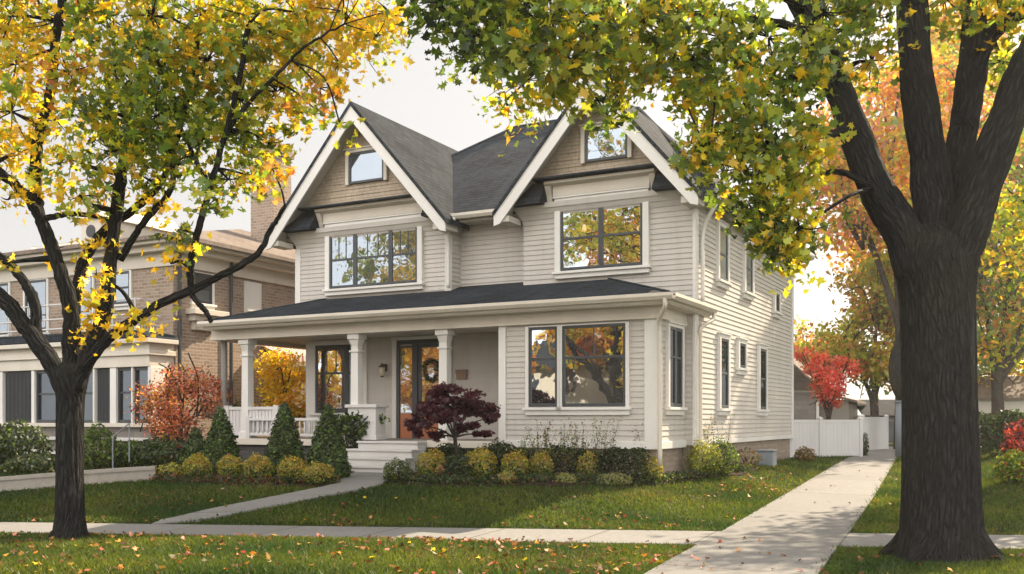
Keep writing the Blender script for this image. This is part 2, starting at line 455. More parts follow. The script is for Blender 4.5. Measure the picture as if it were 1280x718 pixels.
def smooth_path(pts, m=6):
    pts = [np.array(p, float) for p in pts]
    if len(pts) < 3:
        return [pts[0] + (pts[-1] - pts[0]) * i / m for i in range(m + 1)]
    P = [2 * pts[0] - pts[1]] + pts + [2 * pts[-1] - pts[-2]]
    res = []
    for i in range(1, len(P) - 2):
        for j in range(m):
            t = j / m
            a, b, c, d = P[i - 1], P[i], P[i + 1], P[i + 2]
            res.append(.5 * ((2 * b) + (-a + c) * t + (2 * a - 5 * b + 4 * c - d) * t * t + (-a + 3 * b - 3 * c + d) * t ** 3))
    res.append(pts[-1]); return res

# ================================================================== SETTING
def build_ground():
    xs = np.concatenate([np.linspace(-260, -30, 16), np.linspace(-26, -12, 15), np.arange(-11.75, 14.1, .25), np.linspace(15, 32, 18), np.linspace(38, 260, 16)])
    ys = np.concatenate([np.linspace(-120, 0, 14), np.linspace(2, 8.4, 20), np.arange(8.6, 22, .2), np.linspace(22.25, 42, 60), np.linspace(46, 420, 22)])
    X, Y = np.meshgrid(xs, ys)
    Z = H(X, Y)
    rough = (np.sin(X * 3.1 + Y * 1.7) * np.sin(Y * 4.3 - X * 1.1) * .012)
    Z = Z + rough * ss(20, 14, np.abs(X))
    nx, ny = len(xs), len(ys)
    mb = bpy.data.meshes.new('ground')
    v = np.stack([X, Y, Z], -1).reshape(-1, 3)
    idx = np.arange(nx * ny).reshape(ny, nx)
    f = np.stack([idx[:-1, :-1], idx[:-1, 1:], idx[1:, 1:], idx[1:, :-1]], -1).reshape(-1, 4)
    mb.from_pydata(v.tolist(), [], f.tolist())
    mb.polygons.foreach_set('use_smooth', np.ones(len(mb.polygons), bool))
    mb.materials.append(M['lawn']); mb.update()
    o = bpy.data.objects.new('ground', mb); COL.objects.link(o); o['kind'] = 'structure'

def strip(name, left, right, mat, lift=.03, sub=24, across=4, drop=.2):
    """a slab that follows the ground between two edge lines given as (x,y)"""
    def res(line):
        line = [np.array(p, float) for p in line]
        seg = [np.linalg.norm(line[i + 1] - line[i]) for i in range(len(line) - 1)]
        T = np.concatenate([[0], np.cumsum(seg)]); T /= T[-1]
        out_ = []
        for t in np.linspace(0, 1, sub + 1):
            i = min(max(np.searchsorted(T, t) - 1, 0), len(seg) - 1)
            k = (t - T[i]) / (T[i + 1] - T[i]); out_.append(line[i] * (1 - k) + line[i + 1] * k)
        return out_
    A, B = res(left), res(right); m = MB(); L = 0; rows = []
    for i in range(sub + 1):
        if i: L += np.linalg.norm((A[i] + B[i]) / 2 - (A[i - 1] + B[i - 1]) / 2)
        w = np.linalg.norm(B[i] - A[i])
        row = []
        for j in range(across + 1):
            p = A[i] + (B[i] - A[i]) * j / across
            row.append(((p[0], p[1], hz(p[0], p[1]) + lift), (w * j / across, L)))
        rows.append(row)
    for i in range(sub):
        for j in range(across):
            q = [rows[i][j], rows[i][j + 1], rows[i + 1][j + 1], rows[i + 1][j]]
            m.poly([p for p, _ in q], [u for _, u in q])
        for j in (0, across):
            p, q = rows[i][j], rows[i + 1][j]
            lo = lambda z: (z[0][0], z[0][1], z[0][2] - drop)
            m.poly([p[0], q[0], lo(q), lo(p)], [p[1], q[1], q[1], p[1]])
    for i in (0, sub):
        for j in range(across):
            p, q = rows[i][j], rows[i][j + 1]
            lo = lambda z: (z[0][0], z[0][1], z[0][2] - drop)
            m.poly([p[0], q[0], lo(q), lo(p)], [p[1], q[1], q[1], p[1]])
    o = m.build(name, mat); o['kind'] = 'structure'; return o

build_ground()
sy = lambda x, q: 14.0 - .1165 * (x - 2.38) + q
# driveway running back beside the house, widening at the street
DL = [w2(2.8, -10.0), w2(2.5, -7.0), w2(2.2, -3.5), w2(1.95, 2), w2(1.6, 10), w2(1.2, 18), w2(1.0, 24)]
DR = [w2(4.42, -10.0), w2(4.15, -7.0), w2(3.85, -3.5), w2(3.5, 2), w2(2.9, 10), w2(2.25, 18), w2(2.0, 24)]
strip('driveway', DL, DR, M['drive'], .03, 60)
def clip_x(q, x):  # sidewalk edge point
    return (x, sy(x, q))
def edge_x(line, q):   # x where the driveway edge meets the sidewalk line q
    for i in range(len(line) - 1):
        (x0, y0), (x1, y1) = line[i], line[i + 1]
        f0, f1 = y0 - sy(x0, q), y1 - sy(x1, q)
        if f0 <= 0 <= f1: return x0 + (x1 - x0) * (-f0) / (f1 - f0)
xl0, xl1 = edge_x(DL, -1.5), edge_x(DL, 0); xr0, xr1 = edge_x(DR, -1.5), edge_x(DR, 0)
strip('sidewalk', [clip_x(-1.5, -60), clip_x(-1.5, -12), clip_x(-1.5, xl0 + .01)], [clip_x(0, -60), clip_x(0, -12), clip_x(0, xl1 + .01)], M['walk'], .026, 60)
strip('sidewalk', [clip_x(-1.5, xr0 - .01), clip_x(-1.5, 50)], [clip_x(0, xr1 - .01), clip_x(0, 50)], M['walk'], .026, 40)
# curved front walk
FL = [gnd(*p)[:2] for p in ((430, 589), (431, 597), (418, 606), (385, 614), (330, 625), (255, 640), (190, 654.5))]
FR = [gnd(*p)[:2] for p in ((522, 589), (500, 598), (482, 605), (452, 613), (385, 626), (312, 640), (246, 655))]
strip('path', [p for p in smooth_path([(x, y, 0) for x, y in FL], 5)] and [(p[0], p[1]) for p in smooth_path([(x, y, 0) for x, y in FL], 5)],
      [(p[0], p[1]) for p in smooth_path([(x, y, 0) for x, y in FR], 5)], M['walk'], .032, 40)
strip('kerb', [(-60, sy(-60, -5.85)), (60, sy(60, -5.85))], [(-60, sy(-60, -5.7)), (60, sy(60, -5.7))], M['walk'], .14, 30, 1, .3)
strip('road', [(-90, sy(-90, -14)), (90, sy(90, -14))], [(-90, sy(-90, -5.85)), (90, sy(90, -5.85))], M['asphalt'], .02, 20, 2, .05)

def bed(name, pts):
    """mulch sheet following the ground; pts in (a,b) of the house frame, fan of quads between front and back"""
    pass
# mulch beds against the house (front edge, back edge)
def mulch(front, back, name='mulch_bed'):
    strip(name, front, back, M['mulch'], .035, 30, 4, .06)
mulch([gnd(*p)[:2] for p in ((184, 600), (230, 604), (320, 607), (395, 610), (424, 606), (429, 598))],
      [w2(a, .0) for a in (-11.4, -10.2, -9.0, -8.0, -7.2, -6.6)])
mulch([gnd(*p)[:2] for p in ((478, 606), (560, 609), (700, 609), (820, 608), (886, 606), (925, 596), (950, 588))],
      [w2(-5.0, 0), w2(-3.8, 0), w2(-2.5, 0), w2(-.8, 0), w2(.1, .6), w2(.15, 2.2), w2(.15, 4.2)])

# ================================================================== MAIN HOUSE
house = empty('house', (HC[0], HC[1], 0), HANG)
tag(house, 'two storey greige clapboard house with twin front gables and a full width porch', 'house')

def front(b): return lambda s, o, z: (s, b - o, z)
def right(a): return lambda s, o, z: (a + o, s, z)
def left(a): return lambda s, o, z: (a - o, s, z)

def lap(mb, fn, s0, s1, z0, z1, e=.105, t=.021, lim=None, flare=None):
    n = max(1, int(round((z1 - z0) / e))); h = (z1 - z0) / n
    for i in range(n):
        a, b = z0 + i * h, z0 + (i + 1) * h
        fa = flare(a) if flare else 0; fb = flare(b) if flare else 0
        if lim: (l0, l1), (u0, u1) = lim(a), lim(b)
        else: l0, l1, u0, u1 = s0 - fa, s1 + fa, s0 - fb, s1 + fb
        if u1 - u0 < .01: u0 = u1 = (l0 + l1) / 2
        if l1 - l0 < .02: continue
        mb.poly([fn(l0, t + fa, a), fn(l1, t + fa, a), fn(u1, .004 + fb, b), fn(u0, .004 + fb, b)])
        mb.poly([fn(l0, -.02 + fa, a), fn(l1, -.02 + fa, a), fn(l1, t + fa, a), fn(l0, t + fa, a)])
        mb.poly([fn(l0, -.02 + fa, a), fn(l0, t + fa, a), fn(u0, .004 + fb, b), fn(u0, -.02 + fb, b)])
        mb.poly([fn(l1, -.02 + fa, a), fn(l1, t + fa, a), fn(u1, .004 + fb, b), fn(u1, -.02 + fb, b)])

flare_fn = lambda z: .18 * float(ss(5.72, 6.16, z)) ** 1.3

AL, AR = -9.76, .2           # outer walls
LB0, LB1, RB0 = -9.76, -5.39, -3.55
# solid cores
m = MB(); m.box(AL, AR, 2.0, 10.55, 1.1, 6.15); m.build('wall', M['siding'], house)
m = MB(); m.box(RB0, AR, 1.56, 2.0, 1.1, 6.12); m.build('wall', M['siding'], house)
m = MB(); m.box(LB0, LB1, 1.56, 2.0, 4.2, 6.12); m.build('wall', M['siding'], house)
m = MB(); m.box(-3.24, 0, 0, 1.56, 1.06, 3.7); m.build('wall', M['siding'], house)
# clapboards
m = MB(); lap(m, front(2.0), AL, -3.24, 1.17, 3.58); m.build('clapboard_siding', M['siding'], house)
m = MB(); lap(m, front(2.0), LB1, RB0, 4.35, 6.05); m.build('clapboard_siding', M['siding'], house)
m = MB(); lap(m, front(1.56), LB0, LB1, 4.3, 6.16, flare=flare_fn); lap(m, right(LB1), 1.56, 2.0, 4.3, 6.16, flare=lambda z: flare_fn(z) * .999); lap(m, left(LB0), 1.56, 2.2, 4.3, 6.16, flare=lambda z: flare_fn(z) * .999)
m.build('clapboard_siding', M['siding'], house)
m = MB(); lap(m, front(1.56), RB0, AR, 1.1, 6.16, flare=flare_fn); lap(m, left(RB0), 1.56, 2.0, 4.3, 6.16, flare=lambda z: flare_fn(z) * .999)
m.build('clapboard_siding', M['siding'], house)
m = MB(); lap(m, right(AR), 1.56, 10.55, 1.1, 6.1); m.build('clapboard_siding', M['siding'], house)
m = MB(); lap(m, left(AL), 2.2, 10.55, 1.1, 6.1); m.build('clapboard_siding', M['siding'], house)
m = MB(); lap(m, front(0), -3.24, 0, 1.2, 3.46); lap(m, right(0), 0, 1.56, 1.2, 3.46); m.build('clapboard_siding', M['siding'], house)

# foundations
m = MB(); m.box(AL + .04, AR - .05, 1.9, 10.5, .2, 1.098); m.box(RB0, AR - .051, 1.62, 1.9, .2, 1.098); m.build('foundation', M['found'], house)
m = MB(); m.box(-3.19, -.05, .06, 1.62, .2, 1.058); m.build('foundation', M['found'], house)
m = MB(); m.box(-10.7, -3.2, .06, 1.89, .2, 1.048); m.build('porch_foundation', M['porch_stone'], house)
m = MB()
m.boxm(front(0), -3.3, .06, -.02, .05, 1.055, 1.2); m.boxm(right(0), .052, 1.56, -.02, .05, 1.056, 1.199)
m.boxm(right(AR), 1.5, 10.6, -.02, .045, 1.09, 1.19)
m.build('water_table', M['trim'], house, .008)

# corner boards
for fn_, s0_, s1_, o1_, z0_, z1_ in ((front(1.56), LB0 - .03, LB0 + .13, .036, 4.3, 5.74), (front(1.56), LB1 - .13, LB1 + .032, .038, 4.3, 5.74), (front(0), -3.30, -3.14, .045, 1.2, 3.46), (front(0), -.24, .03, .045, 1.2, 3.46),
                                  (right(0), -.044, .12, .034, 1.2, 3.46), (right(AR), 1.53, 1.75, .042, 1.2, 5.75), (right(AR), 10.4, 10.58, .042, 1.19, 6.05), (front(2.0), AL - .04, AL + .17, .06, 1.17, 3.56)):
    m = MB(); m.boxm(fn_, s0_, s1_, -.02, o1_, z0_, z1_); m.build('corner_board', M['trim'], house, .006)

def window(parent, fn, s0, s1, z0, z1, units, base=.024, case=.11, mid=.48, top_mull=None, glass='glass', sill=True, head=.11, casemat='trim', fw=.055, mull=.06, label=None, proud=.0):
    """units: relative widths; a dark frame with one sash over another, glass set back"""
    o = base + proud
    fr = MB(); pn = MB(); mus = []; ca = MB()
    W = s1 - s0; tot = sum(units); x = s0
    fr.boxm(fn, s0, s1, 0, o + .035, z0, z0 + fw); fr.boxm(fn, s0, s1, 0, o + .035, z1 - fw, z1)
    k = 0
    for i, u in enumerate(units):
        w = W * u / tot; a, b = x, x + w; x += w
        fr.boxm(fn, a, a + fw, 0, o + .036, z0 + fw, z1 - fw); fr.boxm(fn, b - fw, b, 0, o + .036, z0 + fw, z1 - fw)
        zm = z0 + (z1 - z0) * mid
        if mid: fr.boxm(fn, a + fw, b - fw, 0, o + .028, zm - .026, zm + .026)
        pn.boxm(fn, a + fw, b - fw, 0, o + .012, z0 + fw, z1 - fw)
        tm = top_mull[i] if top_mull else 0
        zt0 = (zm + .026) if mid else z0 + fw
        for j in range(tm):
            xm = a + fw + (b - a - 2 * fw) * (j + 1) / (tm + 1)
            mus.append((xm, zt0))
    ca.boxm(fn, s0 - case, s0, 0, o + .055, z0 - .02, z1 + head); ca.boxm(fn, s1, s1 + case, 0, o + .055, z0 - .02, z1 + head)
    ca.boxm(fn, s0, s1, 0, o + .056, z1, z1 + head)
    if head > .05: ca.boxm(fn, s0 - case - .03, s1 + case + .03, 0, o + .085, z1 + head, z1 + head + .035)
    w_ = fr.build('window', M['frame'], parent, .006)
    ca.build('casing', M[casemat], w_, .006)
    pn.build('pane', M[glass], w_)
    for xm, zt0 in mus:
        mu = MB(); mu.boxm(fn, xm - .010, xm + .010, 0, o + .022, zt0, z1 - fw); mu.build('muntin', M['frame'], w_)
    if sill:
        sl = MB(); sl.boxm(fn, s0 - case - .04, s1 + case + .04, 0, o + .10, z0 - .075, z0 - .02); sl.boxm(fn, s0 - case, s1 + case, 0, o + .05, z0 - .17, z0 - .075)
        sl.build('sill', M[casemat], w_, .006)
    return w_

# upper front windows with their surrounds
window(house, front(1.56), -8.70, -6.21, 4.72, 6.10, (1, 1.35, 1), top_mull=(2, 2, 2), case=.13, head=.15, proud=.03, glass='glass_upper')
window(house, front(1.56), -2.65, -.83, 4.72, 6.08, (1, 1), case=.13, head=.15, proud=.03)
# gable windows
window(house, front(1.47), -8.09, -7.09, 7.12, 7.84, (1,), mid=0, case=.09, head=.07, sill=False, casemat='cream', glass='glass_upper')
window(house, front(1.47), -2.07, -1.13, 6.90, 7.57, (1,), mid=0, case=.09, head=.07, sill=False, casemat='cream', glass='glass_upper')
# ground floor bay: narrow + wide
window(house, front(0), -2.62, -2.0, 1.86, 3.40, (1,), mid=.6, case=.07, head=.02)
window(house, front(0), -1.90, -.60, 1.86, 3.40, (1,), mid=.6, case=.07, head=.021, top_mull=(1,))
window(house, right(0), .50, 1.28, 1.86, 3.36, (1, 1), mid=.62, case=.09, head=.06, glass='glass_dark')
# porch window
window(house, front(2.0), -9.5, -8.05, 1.78, 3.42, (1.9, 1), mid=.58, case=.1, head=.08, top_mull=(2, 1))
# side windows
for s0, s1, z0, z1, md in ((3.25, 3.85, 1.86, 3.33, .5), (4.76, 5.3, 2.79, 3.33, 0), (6.66, 7.3, 1.87, 3.33, .5), (3.15, 3.8, 4.58, 5.69, .5), (5.3, 5.95, 4.57, 5.69, .5), (8.3, 8.75, 4.4, 4.85, 0)):
    window(house, right(AR), s0, s1, z0, z1, (1,), mid=md, case=.1, head=.09, glass='glass_pale' if z1 > 5 else 'glass_dark')

# cornice hoods over the upper windows
for s0, s1, z in ((-8.70, -6.21, 6.27), (-2.65, -.83, 6.25)):
    m = MB()
    m.boxm(front(1.56), s0 - .16, s1 + .16, 0, .13, z + .02, z + .24)
    m.extrude([(0.1, z + .22), (.27, z + .27), (.27, z + .325), (0, z + .325), (0, z + .22)], lambda o, zz, t: (t, 1.56 - o, zz), s0 - .30, s1 + .30)
    for e in (s0 - .30, s1 + .18):
        m.extrude([(0.0, z - .20), (.05, z - .20), (.13, z + .05), (.24, z + .24), (0, z + .24)], lambda o, zz, t: (t, 1.56 - o, zz), e, e + .12)
    m.build('window_hood', M['cream'], house, .006)

# pent roofs under the gables
def pent(c, half, zf, zt_, skip, name='pent_roof'):
    m = MB(); sl = (zt_ - zf) / half
    lim = lambda z: (zt_ - .175 - z) / sl
    zt, zb, ot, ob = 6.60, 6.17, .10, .42
    for sg in (-1, 1):
        inner = skip[0] if sg < 0 else skip[1]; n = 4
        g = lambda f: (ob + (ot - ob) * (1 - (1 - f) ** 1.5), zb + (zt - zb) * f)
        for i in range(n):       # bell-cast profile, clipped under the gable's slope
            (o0, z0), (o1, z1) = g(i / n), g((i + 1) / n)
            m.poly([(inner, 1.56 - o0, z0), (c + sg * lim(z0), 1.56 - o0, z0), (c + sg * lim(z1), 1.56 - o1, z1), (inner, 1.56 - o1, z1)])
        e = c + sg * lim(zb)
        m.poly([(inner, 1.56 - ob, zb), (e, 1.56 - ob, zb), (e, 1.56 - ob, zb - .05), (inner, 1.56 - ob, zb - .05)])
        m.poly([(inner, 1.56 - ob, zb - .05), (e, 1.56 - ob, zb - .05), (e, 1.6, zb - .05), (inner, 1.6, zb - .05)])
        m.poly([(inner, 1.56 - ob, zb - .05), (inner, 1.56 - ob, zb), (inner, 1.56 - ot, zt), (inner, 1.6, zt), (inner, 1.6, zb - .05)])
    w = lim(6.73) - .01
    m.extrude([(.0, 6.60), (.40, 6.60), (.40, 6.64), (.08, 6.73), (0, 6.73)], lambda o, z, t: (t, 1.56 - o, z), c - w, c + w)
    return m.build(name, M['roof'], house)
pent(-7.68, 2.50, 6.02, 8.88, (-9.02, -5.90)); pent(-1.75, 2.19, 6.02, 8.55, (-2.97, -.52))

# gables
def gable(c, half, zf, zt, back):
    sl = (zt - zf) / half
    wall = MB()
    under = lambda z: max(0.0, (zt - .17 - z) / sl)
    wall.extrude([(c - under(6.58), 6.58), (c + under(6.58), 6.58), (c, zt - .17)], lambda p, q, t: (p, t, q), 1.49, 1.6); wall.extrude([(c - under(6.1) + .02, 6.1), (c + under(6.1) - .02, 6.1), (c + under(6.58) - .02, 6.579), (c - under(6.58) + .02, 6.579)], lambda p, q, t: (p, t, q), 1.57, 1.7)
    lap(wall, front(1.49), 0, 0, 6.71, zt - .2, e=.15, t=.022, lim=lambda z: (c - under(z), c + under(z)))
    g = wall.build('gable_wall', M['shingle_wall'], house)
    rf = MB(); th = .11
    for sg in (-1, 1):
        P = lambda d, dz: (c + sg * d, zt - sl * d + dz)
        h2 = half + .04
        rf.extrude([P(0, 0), P(h2, 0), P(h2, -th), P(0, -th)], lambda p, q, t: (p, t, q), .93, back)
    rf.build('gable_roof', M['roof'], house)
    rk = MB()
    for sg in (-1, 1):
        P = lambda d, dz: (c + sg * d, zt - sl * d + dz)
        rk.extrude([P(0, -th - .002), P(half + .02, -th - .002), P(half + .02, -th - .20), P(half - .12, -th - .33), P(0, -th - .33)], lambda p, q, t: (p, t, q), .955, 1.0)
        rk.extrude([P(0, -.035), P(half + .02, -.035), P(half + .02, -th - .03), P(0, -th - .03)], lambda p, q, t: (p, t, q), .945, .955)
    rk.build('rake_board', M['trim'], house, .005)
    sf = MB()
    for sg in (-1, 1):
        P = lambda d, dz: (c + sg * d, zt - sl * d + dz)
        sf.extrude([P(0, -th - .004), P(half - .01, -th - .004), P(half - .01, -th - .03), P(0, -th - .03)], lambda p, q, t: (p, t, q), 1.0, 1.56)
        # return under the foot
        q = P(half - .02, -th - .03)
        sf.box(min(q[0], q[0] - sg * .3), max(q[0], q[0] - sg * .3), 1.0, 1.55, q[1] - .14, q[1] - .02)
    sf.build('soffit', M['soffit'], house)
gable(-7.68, 2.50, 6.02, 8.88, 6.2)
gable(-1.75, 2.19, 6.02, 8.55, 5.4)

# main hip roof
def slab(m, pts, th=.1):
    m.poly(pts); q = [(x, y, z - th) for x, y, z in pts]; m.poly(q[::-1])
    for i in range(len(pts)):
        j = (i + 1) % len(pts); m.poly([pts[i], q[i], q[j], pts[j]])
m = MB(); e0, e1, f0, f1, ze, zr = -10.2, .62, 1.5, 11.0, 6.14, 9.46
r0, r1 = (-6.2, 6.25, zr), (-2.7, 6.25, zr)
slab(m, [(e0, f0, ze), (e1, f0, ze), r1, r0]); slab(m, [(e1, f0, ze), (e1, f1, ze), r1]); slab(m, [(e1, f1, ze), (e0, f1, ze), r0, r1]); slab(m, [(e0, f1, ze), (e0, f0, ze), r0])
mr = m.build('roof', M['roof'], house)
for p_, q_ in ((r0, r1), ((e0, f0, ze), r0), ((e1, f0, ze), r1)):
    m = MB(); m.tube([p_, q_], [.05, .05], 6); m.build('ridge_cap', M['roof'], mr)
m = MB(); m.box(e0 + .05, e1 - .05, f0 + .05, f1 - .05, 5.98, 6.035); m.build('soffit', M['soffit'], house)
def gutter(m, path, z):     # K-profile run along +a
    pass
m = MB()
kprof = [(0, 0), (.09, 0), (.13, .06), (.125, .12), (.115, .12), (.11, .075), (.02, .03), (.0, .03)]
m.extrude(kprof, lambda o, zz, t: (t, 1.5 - o, 6.03 + zz), -5.85, -3.98)
m.extrude(kprof, lambda o, zz, t: (e1 + o, t, 6.03 + zz), 1.6, 10.9)
m.build('gutter', M['cream'], house)

# porch roof
pe, pz, ps = -.4, 3.88, .31
m = MB(); A0, A1 = -10.85, .36; run = 2.4
zp = pz + ps * run
slab(m, [(A0, pe, pz), (A1, pe, pz), (A1 - run, 2.0, zp), (A0 + run, 2.0, zp)], .05)
slab(m, [(A1, pe, pz), (A1, 2.25, pz), (A1 - run, 2.25, zp), (A1 - run, 2.0, zp)], .05)
slab(m, [(A0, 5.2, pz), (A0, pe, pz), (A0 + run, 2.0, zp), (A0 + run, 5.2, zp)], .05)
pr = m.build('porch_roof', M['roof'], house)
for p_, q_ in (((A1, pe, pz), (A1 - run, 2.0, zp)), ((A0, pe, pz), (A0 + run, 2.0, zp))):
    m = MB(); m.tube([p_, q_], [.03, .03], 6); m.build('ridge_cap', M['roof'], pr)
m = MB()
m.extrude(kprof, lambda o, zz, t: (t, pe - o, pz - .135 + zz), A0 - .1, A1 + .1)
m.extrude(kprof, lambda o, zz, t: (A1 + o, t, pz - .135 + zz), pe + .002, 2.27)
m.extrude(kprof, lambda o, zz, t: (A0 - o, t, pz - .135 + zz), pe + .002, 5.2)
m.build('gutter', M['cream'], house)
m = MB()   # fascia and soffit
m.box(A0 + .001, A1 - .001, pe + .001, pe + .03, pz - .18, pz - .052); m.box(A1 - .031, A1 - .002, pe + .031, 2.24, pz - .18, pz - .052); m.box(A0 + .002, A0 + .031, pe + .031, 5.19, pz - .18, pz - .052)
m.box(A0 + .03, A1 - .03, pe + .03, .02, pz - .20, pz - .17); m.box(.0, A1 - .032, .02, 2.24, pz - .199, pz - .171)
m.build('fascia', M['cream'], house)
m = MB()   # beam
m.box(-10.95, .07, -.075, .22, 3.50, 3.69); m.box(-10.97, .09, -.11, .221, 3.455, 3.50)
m.box(-.2, .071, .22, 1.56, 3.50, 3.689); m.box(-.2, .091, .221, 1.56, 3.456, 3.50)
m.box(-10.951, -10.68, .22, 5.1, 3.50, 3.689); m.box(-10.971, -10.68, .221, 5.1, 3.456, 3.5)
m.build('beam', M['cream'], house, .006)
m = MB(); m.box(-10.68, -3.2, .221, 1.99, 3.55, 3.6); m.box(-10.679, AL, 1.99, 5.1, 3.551, 3.6); m.build('porch_ceiling', M['soffit'], house)

def porch_column(a, b, w=.104, z0=1.17):
    m = MB()
    sq = lambda h, z, hh, zz: m.hexa([(a - h, b - h, z), (a + h, b - h, z), (a + h, b + h, z), (a - h, b + h, z), (a - hh, b - hh, zz), (a + hh, b - hh, zz), (a + hh, b + hh, zz), (a - hh, b + hh, zz)])
    sq(w + .04, z0, w + .04, z0 + .14); sq(w + .02, z0 + .14, w, z0 + .2)
    sq(w, z0 + .2, w - .012, 3.20)
    sq(w + .02, 3.06, w + .02, 3.10)
    sq(w - .012, 3.20, w + .01, 3.28); sq(w + .01, 3.28, w + .02, 3.34); sq(w + .05, 3.34, w + .05, 3.455)
    return m.build('porch_column', M['trim'], house, .008)
for a in (-9.99, -6.87, -4.63): porch_column(a, .10)
m = MB(); m.tube([(-10.74, .12, 1.17), (-10.74, .12, 3.455)], [.075, .068], 14); m.build('porch_post', M['post'], house, smooth=True)

# porch floor and steps
m = MB(); m.box(-10.85, -3.25, -.02, 1.995, 1.06, 1.17); fl = m.build('porch_floor', M['deck'], house)
m = MB(); m.box(-10.87, -6.52, -.06, -.022, 1.03, 1.174); m.box(-4.98, -3.31, -.06, -.022, 1.03, 1.174); m.build('edge_board', M['cream'], house, .006)
for k in range(4):
    z1 = 1.155 - .157 * k; m = MB()
    b0 = -.06 - .30 * k; wd = .05 * k
    m.box(-6.5 - wd, -5.0 + wd, b0 - .30, -.03, z1 - .045 - .157, z1 - .046)
    m.box(-6.52 - wd, -4.98 + wd, b0 - .335, b0 + .0, z1 - .046, z1)
    m.build('step', M['step'], house, .01)

# balustrades
m = MB()    # tall boarded panel at the porch's end
for a in (-10.55, -9.06): m.box(a - .07, a + .07, -.02, .12, 1.17, 1.93)
m.box(-10.48, -9.13, .0, .1, 1.83, 1.90); m.box(-10.48, -9.13, .0, .1, 1.24, 1.32)
x = -10.47
while x < -9.16: m.box(x, x + .085, .025, .075, 1.32, 1.83); x += .098
m.build('boarded_railing', M['white'], house, .004)
m = MB(); m.box(-9.85, -6.95, -.055, .03, 1.58, 1.64); m.box(-9.85, -6.95, -.04, .015, 1.24, 1.29)
m.box(-9.90, -9.80, -.06, .03, 1.17, 1.68)
m.build('balustrade', M['white'], house, .005)
bal = house.children[-1]
x = -9.70
while x < -6.98:
    b_ = MB(); b_.lathe((x, -.013, 1.29), [(.022, 0), (.022, .05), (.032, .09), (.018, .16), (.026, .22), (.02, .27), (.02, .29)], 8); b_.build('baluster', M['white'], bal, smooth=True); x += .135
m = MB(); m.box(-6.95, -6.22, -.12, .25, 1.17, 1.86); m.box(-7.0, -6.17, -.17, .30, 1.86, 1.93); m.box(-6.97, -6.2, -.14, .27, 1.171, 1.27); m.build('pedestal', M['white'], house, .01)

# front door with a sidelight
fd = front(2.0)
m = MB()
m.boxm(fd, -7.1, -5.72, 0, .06, 3.36, 3.46); m.boxm(fd, -7.1, -7.02, 0, .06, 1.17, 3.36); m.boxm(fd, -6.66, -6.52, 0, .07, 1.17, 3.36); m.boxm(fd, -5.80, -5.72, 0, .06, 1.17, 3.36)
df = m.build('door_frame', M['frame'], house, .006)
m = MB(); m.boxm(fd, -7.22, -7.1, 0, .08, 1.17, 3.50); m.boxm(fd, -5.72, -5.6, 0, .08, 1.17, 3.50); m.boxm(fd, -7.24, -5.58, 0, .085, 3.46, 3.54); m.build('casing', M['trim'], df, .006)
m = MB(); m.boxm(fd, -7.02, -6.66, 0, .03, 1.17, 1.75); m.build('sidelight_panel', M['wood'], df, .006)
m = MB(); m.boxm(fd, -7.0, -6.68, 0, .032, 1.77, 3.33); m.build('pane', M['glass_upper'], df)
m = MB()
m.boxm(fd, -6.52, -5.80, 0, .035, 1.17, 1.72)
m.boxm(fd, -6.45, -5.87, .035, .05, 1.25, 1.64)
dr = m.build('door', M['wood'], house, .006)
m = MB(); m.boxm(fd, -6.52, -6.42, 0, .034, 1.72, 3.36); m.boxm(fd, -5.90, -5.80, 0, .034, 1.72, 3.36); m.boxm(fd, -6.42, -5.90, 0, .034, 3.27, 3.36); m.boxm(fd, -6.42, -5.90, 0, .036, 1.72, 1.78); m.build('stile', M['frame'], dr, .005)
m = MB(); m.boxm(fd, -6.42, -5.90, 0, .02, 1.78, 3.27); m.build('pane', M['glass_upper'], dr)
m = MB(); m.tube([(-5.86, 1.94, 2.1), (-5.86, 1.90, 2.1)], [.03, .03], 10); m.tube([(-5.86, 1.9, 2.0), (-5.86, 1.9, 2.22)], [.012, .012], 8); m.build('handle', M['bronze'], dr)
# wall lamp + plaque
m = MB(); m.tube([(-7.44, 1.97, 2.86), (-7.44, 1.86, 2.9)], [.012, .012], 8); m.boxm(fd, -7.49, -7.39, .02, .045, 2.74, 2.92); m.lathe((-7.44, 1.84, 2.83), [(.09, 0), (.05, .05), (.012, .1)], 10); m.lathe((-7.44, 1.84, 2.60), [(.02, 0), (.05, .02), (.05, .03)], 10)
lp = m.build('wall_lamp', M['bronze'], house)
m = MB(); m.lathe((-7.44, 1.84, 2.63), [(.045, 0), (.075, .2)], 12); m.build('lamp_shade', M['lampglass'], lp, smooth=True)
m = MB(); m.boxm(fd, -5.46, -5.20, .02, .08, 2.52, 2.72); m.boxm(fd, -5.47, -5.19, .02, .1, 2.66, 2.73); m.build('letter_box', M['dish'], house, .006)

# downspouts
def spout(pts, r=.04, mat='trim'):
    m = MB(); m.tube(smooth_path(pts, 5), [r] * (5 * (len(pts) - 1) + 1), 8); m.build('downspout', M[mat], house, smooth=True)
spout([(.30, -.47, 3.76), (.30, -.46, 3.62), (.10, -.2, 3.40), (.08, -.1, 3.1), (.08, -.1, 2.0), (.08, -.1, .75)], .042, 'cream')
spout([(.42, 2.2, 3.76), (.42, 2.1, 3.6), (.30, 1.72, 3.42), (.29, 1.70, 3.1), (.29, 1.70, 2.0), (.29, 1.70, .8)], .04, 'cream')
spout([(-5.2, 1.38, 6.05), (-5.2, 1.36, 5.9), (-5.38, 1.46, 5.72), (-5.40, 1.48, 5.4), (-5.40, 1.48, 4.9), (-5.40, 1.48, 4.55)], .038)
spout([(.70, 1.7, 6.05), (.62, 1.7, 5.85), (.36, 1.82, 5.5), (.29, 1.85, 5.2), (.29, 1.85, 4.6), (.29, 1.85, 3.95)], .042)

